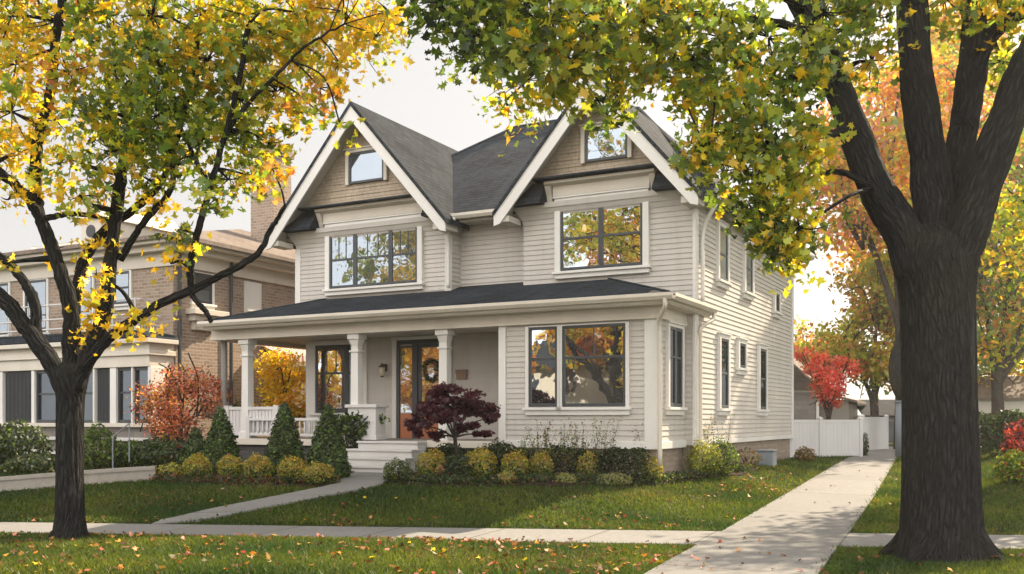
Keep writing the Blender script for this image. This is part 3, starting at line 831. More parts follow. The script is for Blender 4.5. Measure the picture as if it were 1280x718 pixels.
# wreath on the door glass
wr = empty('wreath', (*w2(-6.16, 1.945), 2.74), HANG)
tag(wr, 'dark oval wreath hanging on the glass of the front door', 'wreath')
th_ = RNG.uniform(0, 2 * math.pi, 420)
pts_ = np.stack([.17 * np.cos(th_), np.zeros(420), .24 * np.sin(th_)], 1) + RNG.normal(size=(420, 3)) * .028
leafmesh('wreath_leaves', pts_, RNG.uniform(.04, .07, 420), palette(420, dict(g=3, D=5, B=2)), M['needle'], OVAL, wr)

# ================================================================== NEIGHBOUR HOUSE (same street grid)
NO = (-17.0, .6)
nb = empty('brick_house', (*w2(*NO), 0), HANG)
tag(nb, 'tan brick house with dark windowed front bay and tall chimney at left', 'house')
def nbx(mb, a0, a1, b0, b1, z0, z1): mb.box(a0 - NO[0], a1 - NO[0], b0 - NO[1], b1 - NO[1], z0, z1)
def nfront(b): return lambda s, o, z: (s - NO[0], b - o - NO[1], z)
def nright(a): return lambda s, o, z: (a + o - NO[0], s - NO[1], z)
NA = -12.9
m = MB(); nbx(m, -23, NA, .6, 13, .2, 5.8); m.build('wall', M['brick'], nb)
m = MB(); nbx(m, -23.5, NA + .5, .1, 13.5, 5.95, 6.12); nbx(m, -23.3, NA + .3, .3, 13.3, 5.80, 5.95); nbx(m, -23.1, NA + .06, .54, 13.1, 5.45, 5.80); m.build('cornice', M['cream'], nb, .01)
m = MB()
E = [(-23.6 - NO[0], .0 - NO[1], 6.13), (NA + .6 - NO[0], .0 - NO[1], 6.13), (NA + .6 - NO[0], 13.6 - NO[1], 6.13), (-23.6 - NO[0], 13.6 - NO[1], 6.13)]
q0, q1 = (-20 - NO[0], 6.8 - NO[1], 7.75), (-16.5 - NO[0], 6.8 - NO[1], 7.75)
slab(m, [E[0], E[1], q1, q0]); slab(m, [E[1], E[2], q1]); slab(m, [E[2], E[3], q0, q1]); slab(m, [E[3], E[0], q0]); m.build('roof', M['roof2'], nb)
m = MB(); nbx(m, -14.95, -14.05, 5.6, 6.4, 6.0, 9.6); nbx(m, -15.02, -13.98, 5.53, 6.47, 9.6, 9.75); nbx(m, -14.98, -14.02, 5.57, 6.43, 9.75, 9.9)
ch = m.build('chimney', M['brick'], nb)
m = MB(); nbx(m, -14.85, -14.6, 5.85, 6.15, 9.9, 10.1); nbx(m, -14.45, -14.2, 5.85, 6.15, 9.9, 10.05); m.build('chimney_pot', M['brick'], ch)
# roof lights and a small vent dormer
for a0, a1 in ((-19.9, -19.1), (-18.9, -18.1)):
    k = (7.75 - 6.13) / 6.8; m = MB(); P = lambda a, b, dz: (a - NO[0], b - NO[1], 6.13 + k * b + dz)
    m.hexa([P(a0, 1.2, .0), P(a1, 1.2, .0), P(a1, 3.0, .0), P(a0, 3.0, .0), P(a0, 1.2, .1), P(a1, 1.2, .1), P(a1, 3.0, .1), P(a0, 3.0, .1)]); sk = m.build('skylight', M['white'], nb)
    m = MB(); m.hexa([P(a0 + .08, 1.28, .09), P(a1 - .08, 1.28, .09), P(a1 - .08, 2.92, .09), P(a0 + .08, 2.92, .09), P(a0 + .08, 1.28, .11), P(a1 - .08, 1.28, .11), P(a1 - .08, 2.92, .11), P(a0 + .08, 2.92, .11)]); m.build('pane', M['glass'], sk)
m = MB(); nbx(m, -16.9, -16.1, 1.1, 3.4, 6.2, 7.05); m.extrude([(-17.0, 7.05), (-16.0, 7.05), (-16.5, 7.5)], lambda p, q, t: (p - NO[0], t - NO[1], q), 1.0, 4.0); dm = m.build('dormer', M['cream'], nb)
m = MB(); m.tube([(-16.5 - NO[0], 1.12 - NO[1], 6.72), (-16.5 - NO[0], 1.07 - NO[1], 6.72)], [.17, .17], 16); m.build('vent', M['shutter'], dm)
# front bay
BB = -.15
m = MB(); nbx(m, -20.2, -12.95, BB + .14, .6, 1.5, 2.9); m.build('bay_wall', M['shutter'], nb)
m = MB(); nbx(m, -20.25, -12.87, BB - .03, .6, 2.9, 3.18); nbx(m, -20.3, -12.80, BB - .1, .6, 3.18, 3.30); nbx(m, -20.26, -12.86, BB - .04, .6, 3.30, 3.47); nbx(m, -20.4, -12.7, BB - .22, .6, 3.47, 3.58)
nbx(m, -20.3, -12.80, BB - .08, .6, 1.42, 1.52)
m.build('entablature', M['cream'], nb, .01)
m = MB(); m.extrude([(-20.4, 3.58), (-12.7, 3.58), (-12.9, 3.72), (-13.4, 3.80), (-19.7, 3.80), (-20.2, 3.72)], lambda p, q, t: (p - NO[0], t - NO[1], q), BB - .2, .599); m.build('bay_roof', M['roof'], nb)
posts = [(-12.90, .10), (-13.50, .05), (-14.17, .22), (-14.87, .06), (-16.1, .14), (-17.2, .12), (-18.5, .12), (-19.9, .2)]
for c, w in posts:
    m = MB(); nbx(m, c - w / 2, c + w / 2, BB - .005, .3, 1.52, 2.9); m.build('bay_post', M['trim'], nb, .008)
for i in range(len(posts) - 1):
    s1, s0 = posts[i][0] - posts[i][1] / 2, posts[i + 1][0] + posts[i + 1][1] / 2
    if i in (2, 5):
        m = MB()
        m.boxm(nfront(BB + .14), s0 + .02, s1 - .02, 0, .06, 1.54, 2.88)
        y = s0 + .05
        while y < s1 - .06: m.boxm(nfront(BB + .14), y, y + .03, .06, .085, 1.58, 2.84); y += .055
        m.build('shutter', M['shutter'], nb)
    else:
        m = MB(); fn = nfront(BB + .14); h = .05
        m.boxm(fn, s0, s0 + h, 0, .08, 1.53, 2.89); m.boxm(fn, s1 - h, s1, 0, .08, 1.53, 2.89); m.boxm(fn, s0 + h, s1 - h, 0, .08, 1.53, 1.6); m.boxm(fn, s0 + h, s1 - h, 0, .08, 2.82, 2.89); m.boxm(fn, s0 + h, s1 - h, 0, .06, 2.25, 2.3)
        wn = m.build('window', M['frame'], nb)
        m = MB(); m.boxm(fn, s0 + h, s1 - h, 0, .03, 1.6, 2.82); m.build('pane', M['glass_dark'], wn)
m = MB(); nbx(m, -20.2, -12.9, BB + .05, .6, .2, 1.42); m.build('base_wall', M['stone'], nb)
m = MB(); nbx(m, -20.3, -12.8, BB - .12, .1, 1.08, 1.16); nbx(m, -20.3, -12.8, BB - .2, .1, .72, .82); m.build('ledge', M['step'], nb, .01)
# balcony railing
m = MB()
for z in (4.58, 4.2, 3.95): m.tube([(-19.9 - NO[0], BB - NO[1], z), (-13.7 - NO[0], BB - NO[1], z), (-13.35 - NO[0], BB + .12 - NO[1], z), (-13.3 - NO[0], .55 - NO[1], z)], [.022] * 4, 6)
for a in np.arange(-19.8, -13.2, .8): m.tube([(a - NO[0], BB + .01 - NO[1], 3.78), (a - NO[0], BB + .01 - NO[1], 4.6)], [.022, .022], 6)
m.build('balcony_railing', M['white'], nb)
for s0, s1 in ((-15.0, -14.4), (-16.4, -15.8), (-18.5, -17.6), (-19.9, -19.2)):
    window(nb, nfront(.6), s0, s1, 4.0 if s0 < -15.5 else 4.6, 5.42, (1,), base=.0, case=.07, head=.02, mid=.5, glass='glass_upper')
window(nb, nright(NA), 1.25, 1.9, 4.62, 5.38, (1,), base=0, case=.07, head=.02, glass='glass_upper')
m = MB(); m.boxm(nright(NA), 1.0, 2.2, 0, .35, 4.28, 4.42); m.boxm(nright(NA), 1.1, 2.1, 0, .22, 4.12, 4.28); m.boxm(nright(NA), 1.2, 2.0, 0, .12, 3.9, 4.12); m.build('hood', M['cream'], nb, .01)
for s0, s1 in ((3.1, 3.75), (5.2, 5.8)):
    m = MB(); m.boxm(nright(NA), s0, s1, 0, .05, 4.5, 5.38); m.boxm(nright(NA), s0 + .07, s1 - .07, .05, .07, 4.57, 5.31); m.build('shutter', M['trim'], nb, .005)
for s in (.75, 2.55):
    m = MB(); m.tube([nright(NA)(s, .07, .6), nright(NA)(s, .07, 5.8)], [.05, .05], 8); m.build('downspout', M['shutter'], nb)
# striped awning
m = MB(); z0, z1 = 3.22, 3.62
for i in range(22):
    if i % 2: continue
    s0 = 3.7 + i * .09
    m.poly([nright(NA)(s0, .02, z1 + .08), nright(NA)(s0 + .09, .02, z1 + .08), nright(NA)(s0 + .09, .6, z1 - .18), nright(NA)(s0, .6, z1 - .18)]); m.poly([nright(NA)(s0, .6, z1 - .18), nright(NA)(s0 + .09, .6, z1 - .18), nright(NA)(s0 + .09, .61, z1 - .36), nright(NA)(s0, .61, z1 - .36)])
aw = m.build('awning', M['red_cloth'], nb)
m = MB()
for i in range(22):
    if not i % 2: continue
    s0 = 3.7 + i * .09
    m.poly([nright(NA)(s0, .02, z1 + .08), nright(NA)(s0 + .09, .02, z1 + .08), nright(NA)(s0 + .09, .6, z1 - .18), nright(NA)(s0, .6, z1 - .18)]); m.poly([nright(NA)(s0, .6, z1 - .18), nright(NA)(s0 + .09, .6, z1 - .18), nright(NA)(s0 + .09, .61, z1 - .36), nright(NA)(s0, .61, z1 - .36)])
m.build('awning_stripe', M['trim'], aw)
m = MB(); m.boxm(nright(NA), 3.68, 5.72, .0, .5, 3.0, 3.14); m.build('lintel', M['trim'], nb, .008)

# low garden wall at left and a white handrail
gw = MB()
A = gnd(-120, 626); B = gnd(194, 601)
A = np.array(A); B = np.array(B); d = (B - A)[:2]; d /= np.linalg.norm(d); nrm = np.array([-d[1], d[0]])
def gwp(t, o, z): p = A[:2] + (B - A)[:2] * t + nrm * o; return (p[0], p[1], z)
n = 10
for i in range(n):
    t0, t1 = i / n, (i + 1) / n
    for o0, o1, za, zb in ((0, .2, -.3, .20), (-.03, .23, .20, .26)):
        zz0 = hz(*gwp(t0, 0, 0)[:2]); zz1 = hz(*gwp(t1, 0, 0)[:2])
        gw.hexa([gwp(t0, o0, zz0 + za), gwp(t1, o0, zz1 + za), gwp(t1, o1, zz1 + za), gwp(t0, o1, zz0 + za), gwp(t0, o0, zz0 + zb), gwp(t1, o0, zz1 + zb), gwp(t1, o1, zz1 + zb), gwp(t0, o1, zz0 + zb)])
tag(gw.build('garden_wall', M['curbwall']), 'low pale concrete garden wall before the brick house', 'wall')
p = gnd(141, 596); q = (p[0] - .35, p[1] + 1.7)
m = MB(); z0 = hz(p[0], p[1]); m.tube([(p[0], p[1], z0), (p[0], p[1], z0 + .72), (p[0] - .02, p[1] + .1, z0 + .76), (q[0], q[1], z0 + 1.0), (q[0], q[1], z0 + .2)], [.013] * 5, 8)
tag(m.build('handrail', M['metal']), 'thin white handrail by the brick house steps', 'handrail')

# ================================================================== TREES
def tree_trunk(paths, mat, root, hero=False, twigs=(), extra=None):
    m = MB()
    for i, (pts, r0, r1) in enumerate(paths):
        sm = smooth_path(pts, 10 if hero else 5); k = len(sm)
        rad = [r0 + (r1 - r0) * (j / (k - 1)) ** .8 for j in range(k)]
        if isinstance(r0, (list, tuple)): rad = r0
        m.tube(sm, rad, 40 if (hero and r0 > .12) else (16 if hero else 8), True, .035 if hero else .05, seed=i)
    for pts, r0, r1 in twigs:
        sm = smooth_path(pts, 4); k = len(sm); m.tube(sm, [r0 + (r1 - r0) * j / (k - 1) for j in range(k)], 5, True)
    return m.build('trunk', mat, root, smooth=True)

def rel(root, pts): return [tuple(np.array(p, float) - np.array(root)) for p in pts]

def hero_tree(name, label, base, limbs, trunk_pts, trunk_rad, clusters, leafsize, seed, fine=1.0, slim=.92):
    rng = np.random.default_rng(seed)
    root = empty(name, base); tag(root, label, 'tree', 'street maples on the grass verge')
    B0 = np.array(base)
    m = MB()
    # trunk with a flared foot
    sm = smooth_path(trunk_pts, 14); k = len(sm); trunk_rad = [(t_, r_ * slim) for t_, r_ in trunk_rad]
    rr = np.interp(np.linspace(0, 1, k), [t for t, _ in trunk_rad], [r for _, r in trunk_rad])
    m.tube([p - B0 for p in sm], list(rr), 96, True, .05, seed)
    for i in range(7):      # root flares
        t = i * .9 + rng.uniform(-.2, .2); rb = rr[0]; c_, s_ = math.cos(t), math.sin(t); L_ = rng.uniform(.3, .7)
        m.tube(smooth_path([(c_ * rb * .35, s_ * rb * .35, rb * .9), (c_ * rb * .75, s_ * rb * .75, rb * .33), (c_ * rb * 1.02, s_ * rb * 1.02, rb * .10), (c_ * rb * (1.05 + L_ * .4), s_ * rb * (1.05 + L_ * .4), -.1)], 5), [rb * (.22 - .14 * j / 15) for j in range(16)], 14, True, .06, seed + 50 + i)
    nodes = []
    for i, (pts, r0, r1) in enumerate(limbs):
        s2 = smooth_path(pts, 9); k = len(s2)
        jj = rng.normal(size=(k, 3)) * .005; jj[0] = 0
        s2 = [p + j for p, j in zip(s2, jj)]
        rad = [slim * (r0 + (r1 - r0) * (j / (k - 1)) ** .75) * (1 + .04 * math.sin(j * .55 + i)) for j in range(k)]
        m.tube([p - B0 for p in s2], rad, 40 if r0 > .12 else 18, True, .04, seed + i)
        nodes += [(p, r) for p, r in zip(s2, rad)]
    NP = np.array([p for p, _ in nodes]); NR = np.array([r for _, r in nodes])
    P, S, Cc, NN = [], [], [], []
    for (c, r, n, spec) in clusters:
        c = np.array(c, float); r = np.array(r, float) * np.ones(3)
        n = int(n * fine)
        # a twig from the nearest limb
        i = np.argmin(np.linalg.norm(NP - c, axis=1)); s = NP[i]
        dd = np.linalg.norm(c - s); mid = (s + c) / 2 + rng.normal(size=3) * .07 * dd + np.array([0, 0, .1 * dd])
        rs = min(.045, NR[i] * .6)
        tw = smooth_path([s - B0, mid - B0, c - B0], 5)
        m.tube(tw, [rs + (.010 - rs) * j / 10 for j in range(11)], 6, True)
        kk = max(3, n // 14)
        d = rng.normal(size=(kk, 3)); d /= np.linalg.norm(d, axis=1, keepdims=True)
        cen = c + d * r * (rng.uniform(.05, 1, (kk, 1)) ** .45)
        for e in cen[:min(kk, 12)]:
            st = c + (e - c) * .05; mm_ = (st + e) / 2 + rng.normal(size=3) * .06 * np.linalg.norm(e - st)
            m.tube(smooth_path([st - B0, mm_ - B0, e - B0], 3), [.010 - .0065 * j / 6 for j in range(7)], 4, True)
        ii = rng.integers(0, kk, n)
        pp = cen[ii] + rng.normal(size=(n, 3)) * np.array([.13, .13, .10])
        pp[:, 2] -= rng.uniform(0, .12, n)
        cn = rng.normal(size=(kk, 3)); cn[:, 2] = np.abs(cn[:, 2]) * .6 + .4; cn /= np.linalg.norm(cn, axis=1, keepdims=True)
        NN.append(cn[ii] + rng.normal(size=(n, 3)) * .42)
        P.append(pp); S.append(leafsize * (.5 + .85 * rng.random(n) ** 1.2))
        # colour by clump, then by leaf
        cl = palette(kk, spec, rng, .2)[ii]; own = palette(n, spec, rng, .2); w = (rng.random((n, 1)) < .45)
        Cc.append(np.where(w, own, cl * rng.uniform(.8, 1.2, (n, 1))))
    P = np.concatenate(P) - B0; S = np.concatenate(S); Cc = np.concatenate(Cc)
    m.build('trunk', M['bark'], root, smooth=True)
    nr = np.concatenate(NN)
    leafmesh('crown', P, S, Cc, M['leaf'], MAPLE, root, nr, .5, rng)
    return root

def A_(lst, Y0, Y1=None):
    """pixel path to points, depth going from Y0 to Y1"""
    Y1 = Y0 if Y1 is None else Y1; n = len(lst)
    return [at(x, y, Y0 + (Y1 - Y0) * i / max(1, n - 1)) for i, (x, y) in enumerate(lst)]

# ---- big right maple
bx, by, bz = gnd(1178, 697)
RB = (bx, by, bz - .08)
tp = [RB] + [at(1177, 640, by), at(1176, 560, by), at(1174, 470, by), at(1172, 390, by), at(1170, 330, by), at(1166, 280, by)]
limbs = [
    (A_([(1150, 345), (1128, 290), (1095, 235), (1068, 165), (1040, 90), (1004, 10), (960, -60), (900, -120)], by - .05, by + .6), .27, .12),
    (A_([(1172, 330), (1166, 250), (1160, 190), (1146, 100), (1141, 10), (1135, -80), (1150, -180)], by + .05, by + .5), .27, .15),
    (A_([(1182, 320), (1192, 240), (1206, 150), (1216, 60), (1214, -20), (1200, -120)], by + .2, by + 1.0), .22, .13),
    (A_([(1205, 160), (1220, 105), (1232, 55), (1262, 25), (1300, 0), (1350, -40)], by + .4, by + .9), .12, .08),
    (A_([(1192, 340), (1215, 270), (1243, 190), (1272, 110), (1305, 40), (1340, -40)], by - .15, by - .6), .26, .17),
    (A_([(1065, 160), (1030, 165), (985, 130), (940, 110), (890, 110), (830, 100)], by, by - .3), .055, .02),
    (A_([(1040, 90), (1000, 40), (920, 20), (840, 20), (760, 40), (690, 70)], by + .1, by - .8), .07, .02),
    (A_([(1004, 10), (930, -40), (820, -50), (700, -30), (600, 10), (545, 40)], by + .2, by - 1.2), .08, .02),
    (A_([(1090, 235), (1050, 215), (1010, 225), (965, 250), (930, 270)], by, by + .8), .05, .015),
    (A_([(1141, 10), (1100, -40), (1040, -60), (980, -40)], by + .3, by - 1), .07, .02),
]
trad = [(0, .66), (.04, .54), (.10, .485), (.2, .455), (.45, .43), (.7, .435), (.84, .48), (.93, .40), (1, .16)]
RC = []
gmix = dict(YG=6, G=5, g=2, Y=1.2, D=1); ymix = dict(YG=6, Y=3, G=3); omix = dict(YG=4, Y=3, G=2, y=1); dgmix = dict(G=5, g=4, YG=3, D=2)
def rc(px, py, Y, r, n, spec):
    lift = 34 if 640 < px < 890 else 14
    RC.append((at(px, py - lift, Y), r * (.85 if 640 < px < 890 else .95), n, spec))
# top band from left to right, hanging lower to the right
for px, py, dy, r, n, sp in ((548, 18, 0, .28, 90, dgmix), (600, 20, 0, .36, 150, dgmix), (590, 72, 0, .30, 110, dgmix), (645, 40, 0, .4, 170, gmix), (655, 100, 0, .34, 140, gmix), (632, 140, 0, .16, 28, ymix), (690, 60, 0, .42, 190, gmix), (715, 110, 0, .34, 150, ymix), (700, 150, 0, .2, 45, ymix),
                             (745, 40, 0, .45, 200, gmix), (765, 100, 0, .36, 160, ymix), (770, 148, 0, .24, 70, dgmix), (762, 182, 0, .1, 14, dict(G=3, YG=2)), (805, 60, 0, .42, 200, gmix), (820, 115, 0, .3, 110, ymix), (850, 40, 0, .45, 200, ymix), (865, 110, 0, .32, 130, gmix), (880, 150, 0, .32, 120, ymix),
                             (900, 60, 0, .45, 200, gmix), (905, 185, 0, .3, 120, gmix), (880, 215, 0, .2, 60, ymix), (884, 235, 0, .2, 50, gmix), (930, 130, 0, .4, 170, ymix), (925, 225, 0, .34, 150, gmix), (952, 268, 0, .28, 110, dgmix), (968, 322, 0, .2, 60, dgmix), (965, 290, 0, .30, 120, dgmix), (985, 350, 0, .13, 22, ymix), (960, 200, 0, .42, 170, gmix),
                             (960, 60, 0, .5, 210, gmix), (1000, 110, 0, .4, 160, gmix), (990, 240, 0, .34, 130, ymix), (1010, 190, 0, .3, 100, omix), (1000, 300, 0, .3, 100, omix), (1030, 30, .3, .45, 150, gmix), (1080, 30, .5, .5, 170, gmix), (1090, 90, .8, .4, 100, ymix), (1180, 10, .9, .5, 150, ymix), (1250, 30, .9, .45, 130, ymix), (1255, 90, 1.2, .35, 80, gmix)):
    d = by - .9 + .6 * RNG.random() + dy - (1.0 if px < 760 else .2 if px < 900 else 0)
    rc(px, py, d, r * .95, int(n * 1.25), sp)
# the part of the crown above the frame: it shades the verge and the drive
for _ in range(60):
    x = bx + RNG.uniform(-6.2, 4.5); y = by + RNG.uniform(-3.8, 4.5); z = RNG.uniform(6.8, 10.5)
    if math.hypot(x - bx, y - by) > 6.5: continue
    RC.append(((x, y, z), .75, 150, gmix))
hero_tree('maple_tree', 'massive dark trunked maple beside the driveway, fissured bark and spreading limbs', RB, limbs, tp, trad, RC, .113, 11, 1.42)

# ---- left maple
lx, ly, lz = gnd(87, 674); LBs = (lx, ly, lz - .06)
tp = [LBs] + [at(87, 620, ly), at(87, 560, ly), at(88, 500, ly), at(90, 455, ly)]
limbs = [
    (A_([(84, 490), (62, 450), (32, 408), (2, 372), (-40, 335), (-90, 280)], ly, ly + .3), .14, .085),
    (A_([(44, 425), (44, 385), (30, 352), (2, 322), (-30, 300)], ly + .1, ly + .5), .085, .05),
    (A_([(90, 480), (89, 430), (88, 385), (74, 335), (54, 282), (36, 248), (2, 218), (-40, 190)], ly, ly - .4), .13, .05),
    (A_([(48, 268), (44, 225), (48, 175), (62, 120), (68, 60), (78, 0), (85, -60)], ly - .2, ly - .5), .085, .05),
    (A_([(68, 62), (90, 48), (100, 28), (98, 5), (110, -30)], ly - .3, ly - .3), .04, .025),
    (A_([(90, 440), (92, 395), (104, 330), (132, 288), (172, 258), (206, 220), (214, 170)], ly, ly + .4), .10, .04),
    (A_([(94, 485), (112, 440), (132, 390), (137, 335), (146, 265), (156, 195), (172, 130), (185, 60), (190, -20)], ly - .05, ly - .3), .12, .05),
    (A_([(150, 325), (178, 280), (213, 238), (218, 190), (235, 120), (250, 40)], ly - .1, ly - .5), .05, .03),
    (A_([(104, 460), (140, 420), (200, 381), (262, 352), (318, 320), (338, 288), (356, 258)], ly - .1, ly - .8), .085, .025),
    (A_([(240, 362), (238, 335), (246, 295), (262, 235), (284, 160), (300, 95), (310, 30)], ly - .4, ly - .8), .055, .03),
    (A_([(284, 165), (310, 130), (345, 95), (380, 60), (430, 30)], ly - .6, ly - 1.1), .035, .012),
    (A_([(238, 352), (242, 372), (256, 388), (264, 402)], ly - .4, ly - .4), .045, .03),
    (A_([(50, 275), (90, 268), (125, 272), (150, 282)], ly - .2, ly + .3), .045, .02),
    (A_([(262, 235), (240, 190), (222, 150), (215, 120)], ly - .6, ly - .6), .035, .02),
]
trad = [(0, .29), (.05, .22), (.15, .185), (.4, .17), (.75, .175), (.92, .22), (1, .15)]
LC = []
yy = dict(Y=5, YG=6, y=2, G=2.5, O=.4); yg = dict(YG=6, G=4, Y=3, g=1); gr = dict(G=5, YG=5, g=2.5, Y=1); oo = dict(O=2, Y=4, o=2, YG=3, G=1); yb = dict(Y=7, y=2, YG=3)
for px, py, r, n, sp in ((15, 20, .5, 170, yy), (75, 25, .45, 150, yy), (130, 20, .5, 190, yg), (190, 20, .5, 200, yy), (250, 20, .5, 200, yg), (310, 20, .5, 200, yg), (370, 15, .5, 200, yy), (430, 15, .45, 160, yb), (485, 15, .3, 80, yb), (470, 45, .25, 55, yb),
                         (20, 80, .5, 170, yb), (85, 90, .4, 110, oo), (140, 80, .5, 200, gr), (200, 85, .55, 230, gr), (260, 75, .5, 210, yg), (320, 70, .5, 200, yy), (380, 60, .42, 160, yy), (425, 80, .28, 60, yb), (400, 110, .26, 55, oo),
                         (15, 140, .45, 150, yy), (70, 150, .3, 50, yy), (135, 140, .5, 190, gr), (195, 145, .5, 220, gr), (250, 130, .42, 150, yg), (300, 125, .4, 140, yg), (345, 115, .34, 110, yy), (375, 140, .22, 45, oo), (392, 135, .12, 14, oo), (425, 155, .1, 10, yg),
                         (20, 195, .36, 90, yb), (90, 200, .3, 60, yy), (150, 185, .42, 120, yg), (205, 185, .4, 120, yg), (250, 180, .3, 70, gr), (300, 170, .34, 100, gr), (335, 180, .26, 60, yg), (340, 210, .2, 40, oo), (315, 220, .22, 45, gr), (285, 225, .22, 50, gr), (260, 245, .2, 40, gr),
                         (10, 250, .2, 30, yb), (100, 245, .22, 40, yg), (130, 240, .26, 50, yy), (185, 225, .24, 50, yg), (215, 210, .22, 40, gr), (190, 262, .16, 24, yb), (115, 300, .16, 22, yb), (60, 215, .16, 20, yy), (228, 290, .14, 20, gr),
                         (120, 345, .14, 20, yb), (118, 385, .15, 26, yb), (112, 415, .12, 18, yb), (165, 405, .14, 22, yb), (185, 392, .10, 14, yb), (214, 330, .12, 14, yb), (220, 300, .12, 14, yb), (70, 310, .12, 10, yb), (4, 330, .08, 8, yb)):
    LC.append((at(px, py, ly - .5 + RNG.uniform(-.5, .5)), r * .95, int(n * 1.2), sp))
for _ in range(40):
    x = lx + RNG.uniform(-4.5, 4.5); y = ly + RNG.uniform(-3, 3); z = RNG.uniform(6.9, 9.5)
    LC.append(((x, y, z), .7, 130, yy))
hero_tree('maple_tree', 'slender many limbed maple with yellow leaves on the verge before the brick house', LBs, limbs, tp, trad, LC, .107, 23, 1.5)

# ---- background trees
def bg_tree(name, label, x, y, height, lobes, spec, n, size, trunk_h=None, tr=.18, group=None, mat='bark2', shape=OVAL, seed=0, clump=18, spread=.36):
    """lobes: list of (dx,dy,z,rx,rz) ellipsoids of foliage"""
    rng = np.random.default_rng(1000 + seed); z0 = hz(x, y)
    root = empty(name, (x, y, z0)); tag(root, label, 'tree', group)
    th = trunk_h or height * .35
    paths = [([(0, 0, -.1), (.05, 0, th * .5), (0, .03, th)], tr, tr * .75)]
    P, Ss, Cc = [], [], []
    tot = sum(l[3] ** 2 * l[4] for l in lobes)
    for dx, dy, zc, rx, rz in lobes:
        paths.append(([(0, 0, th * .8), (dx * .4, dy * .4, th + (zc - th) * .5), (dx * .9, dy * .9, zc + rz * .3)], tr * .55, tr * .12))
        for _ in range(3):
            d = rng.normal(size=3) * .6; paths.append(([(dx * .6, dy * .6, th + (zc - th) * .6), (dx + d[0] * rx * .5, dy + d[1] * rx * .5, zc + d[2] * rz * .4), (dx + d[0] * rx, dy + d[1] * rx, zc + d[2] * rz)], tr * .25, .015))
        k = int(n * rx ** 2 * rz / tot)
        pp, ci = ell((dx, dy, zc), (rx, rx, rz), k, clump, spread, rng)
        cl = palette(clump, spec, rng, .15)[ci]; own = palette(k, spec, rng, .25); w = rng.random((k, 1)) < .4
        P.append(pp); Cc.append(np.where(w, own, cl * rng.uniform(.75, 1.25, (k, 1)))); Ss.append(rng.uniform(size * .6, size * 1.3, k))
    P = np.concatenate(P); k = P[:, 2] > .15; P = P[k]; Cc = np.concatenate(Cc)[k]; Ss = np.concatenate(Ss)[k]
    tree_trunk(paths, M[mat], root)
    leafmesh('crown', P, Ss, Cc, M['leaf'], shape, root, None, .25, rng)
    return root

def bgp(px, Y): return (px - CX) / F * Y, Y
g_back = 'autumn trees behind and beside the driveway'
x, y = bgp(1085, 36)
bg_tree('maple_tree', 'tall orange and pink leaved maple right behind the driveway, above the clapboard wall', x + 1.2, y, 13, [(-2.3, 0, 8.6, 1.9, 1.4), (-.5, .3, 9.3, 2.5, 2.0), (1.7, .2, 8.8, 2.4, 2.0), (-.8, -.3, 12.0, 2.9, 2.1), (2.4, 0, 12.6, 2.7, 2.3), (-2.9, .2, 10.4, 1.9, 1.6)], dict(O=4, K=2, Y=5, YG=4, G=1.5), 12000, .25, 5.4, .26, g_back, seed=1)
x, y = bgp(1092, 40)
bg_tree('maple_tree', 'olive and gold tree behind the red maple and white fence', x, y, 9, [(-1.4, 0, 4.0, 1.4, 1.2), (.2, .2, 4.2, 1.6, 1.9), (.2, 0, 6.4, 1.7, 1.5), (1.2, 0, 6.6, 1.7, 1.7), (.6, 0, 3.0, 1.4, 1.1)], dict(YG=5, G=3, y=3, o=3, O=1.5, B=1), 11000, .22, 2.2, .2, g_back, seed=2)
x, y = bgp(1246, 40)
bg_tree('maple_tree', 'green and amber tree at far right beyond the dark hedge', x, y, 14, [(-.5, 0, 4.4, 1.9, 1.6), (1.0, 0, 6.8, 2.6, 2.3), (-1.0, .3, 8.3, 2.2, 2.0), (1.3, 0, 10.8, 3.1, 2.6), (3.6, .2, 8.3, 2.5, 2.8), (2.6, .2, 4.6, 2.0, 1.6)], dict(YG=4, G=5, Y=2, O=1.8, K=.8, g=2), 13000, .27, 3.0, .28, g_back, seed=3)
x, y = bgp(1180, 46)
bg_tree('maple_tree', 'broad golden yellow tree seen between the limbs of the big maple', x, y, 16, [(-2.0, 0, 9.4, 3.1, 2.7), (2.2, 0, 9.6, 3.2, 2.7), (0, 0, 13.6, 3.8, 3.1), (-3.5, .5, 14.0, 3.0, 2.6), (4.0, 0, 14.2, 3.1, 3.0), (.2, 0, 18.0, 4.3, 2.6), (4.6, 0, 7.0, 2.2, 2.2)], dict(Y=5, o=3, O=2.5, YG=3, G=1.2), 16000, .31, 5.4, .34, g_back, seed=4)
x, y = bgp(1036, 36)
bg_tree('red_maple', 'vivid scarlet vase shaped maple above the white fence', x, y, 4, [(0, 0, 2.55, .75, .75), (-.4, .1, 3.1, .6, .45), (.55, 0, 2.9, .6, .5), (.1, 0, 1.9, .5, .5), (-.9, .2, 3.5, .4, .3)], dict(R=6, K=3, r=1, O=1), 4200, .13, 1.2, .09, None, seed=5)
x, y = bgp(1008, 52)
bg_tree('maple_tree', 'distant rust brown tree rising behind the small gabled house', x, y, 8, [(0, 0, 5.0, 1.6, 1.3), (1.2, 0, 4.2, 1.4, 1.2), (-.8, 0, 4.0, 1.3, 1.1)], dict(B=3, o=3, O=2, YG=2), 3500, .24, 2.5, .18, g_back, seed=6)
x, y = w2(-11.45, 3.0)
bg_tree('maple_tree', 'bright yellow tree seen through the porch between the two houses', x, y, 4, [(0, 0, 1.5, .7, .7), (.1, 0, 2.4, .8, .6), (-.4, .2, 2.2, .6, .6), (.5, 0, 1.2, .5, .6)], dict(Y=8, y=3, O=1, YG=1), 4200, .11, .6, .06, 'small trees between the two houses', seed=7)
x, y = bgp(1150, 46)
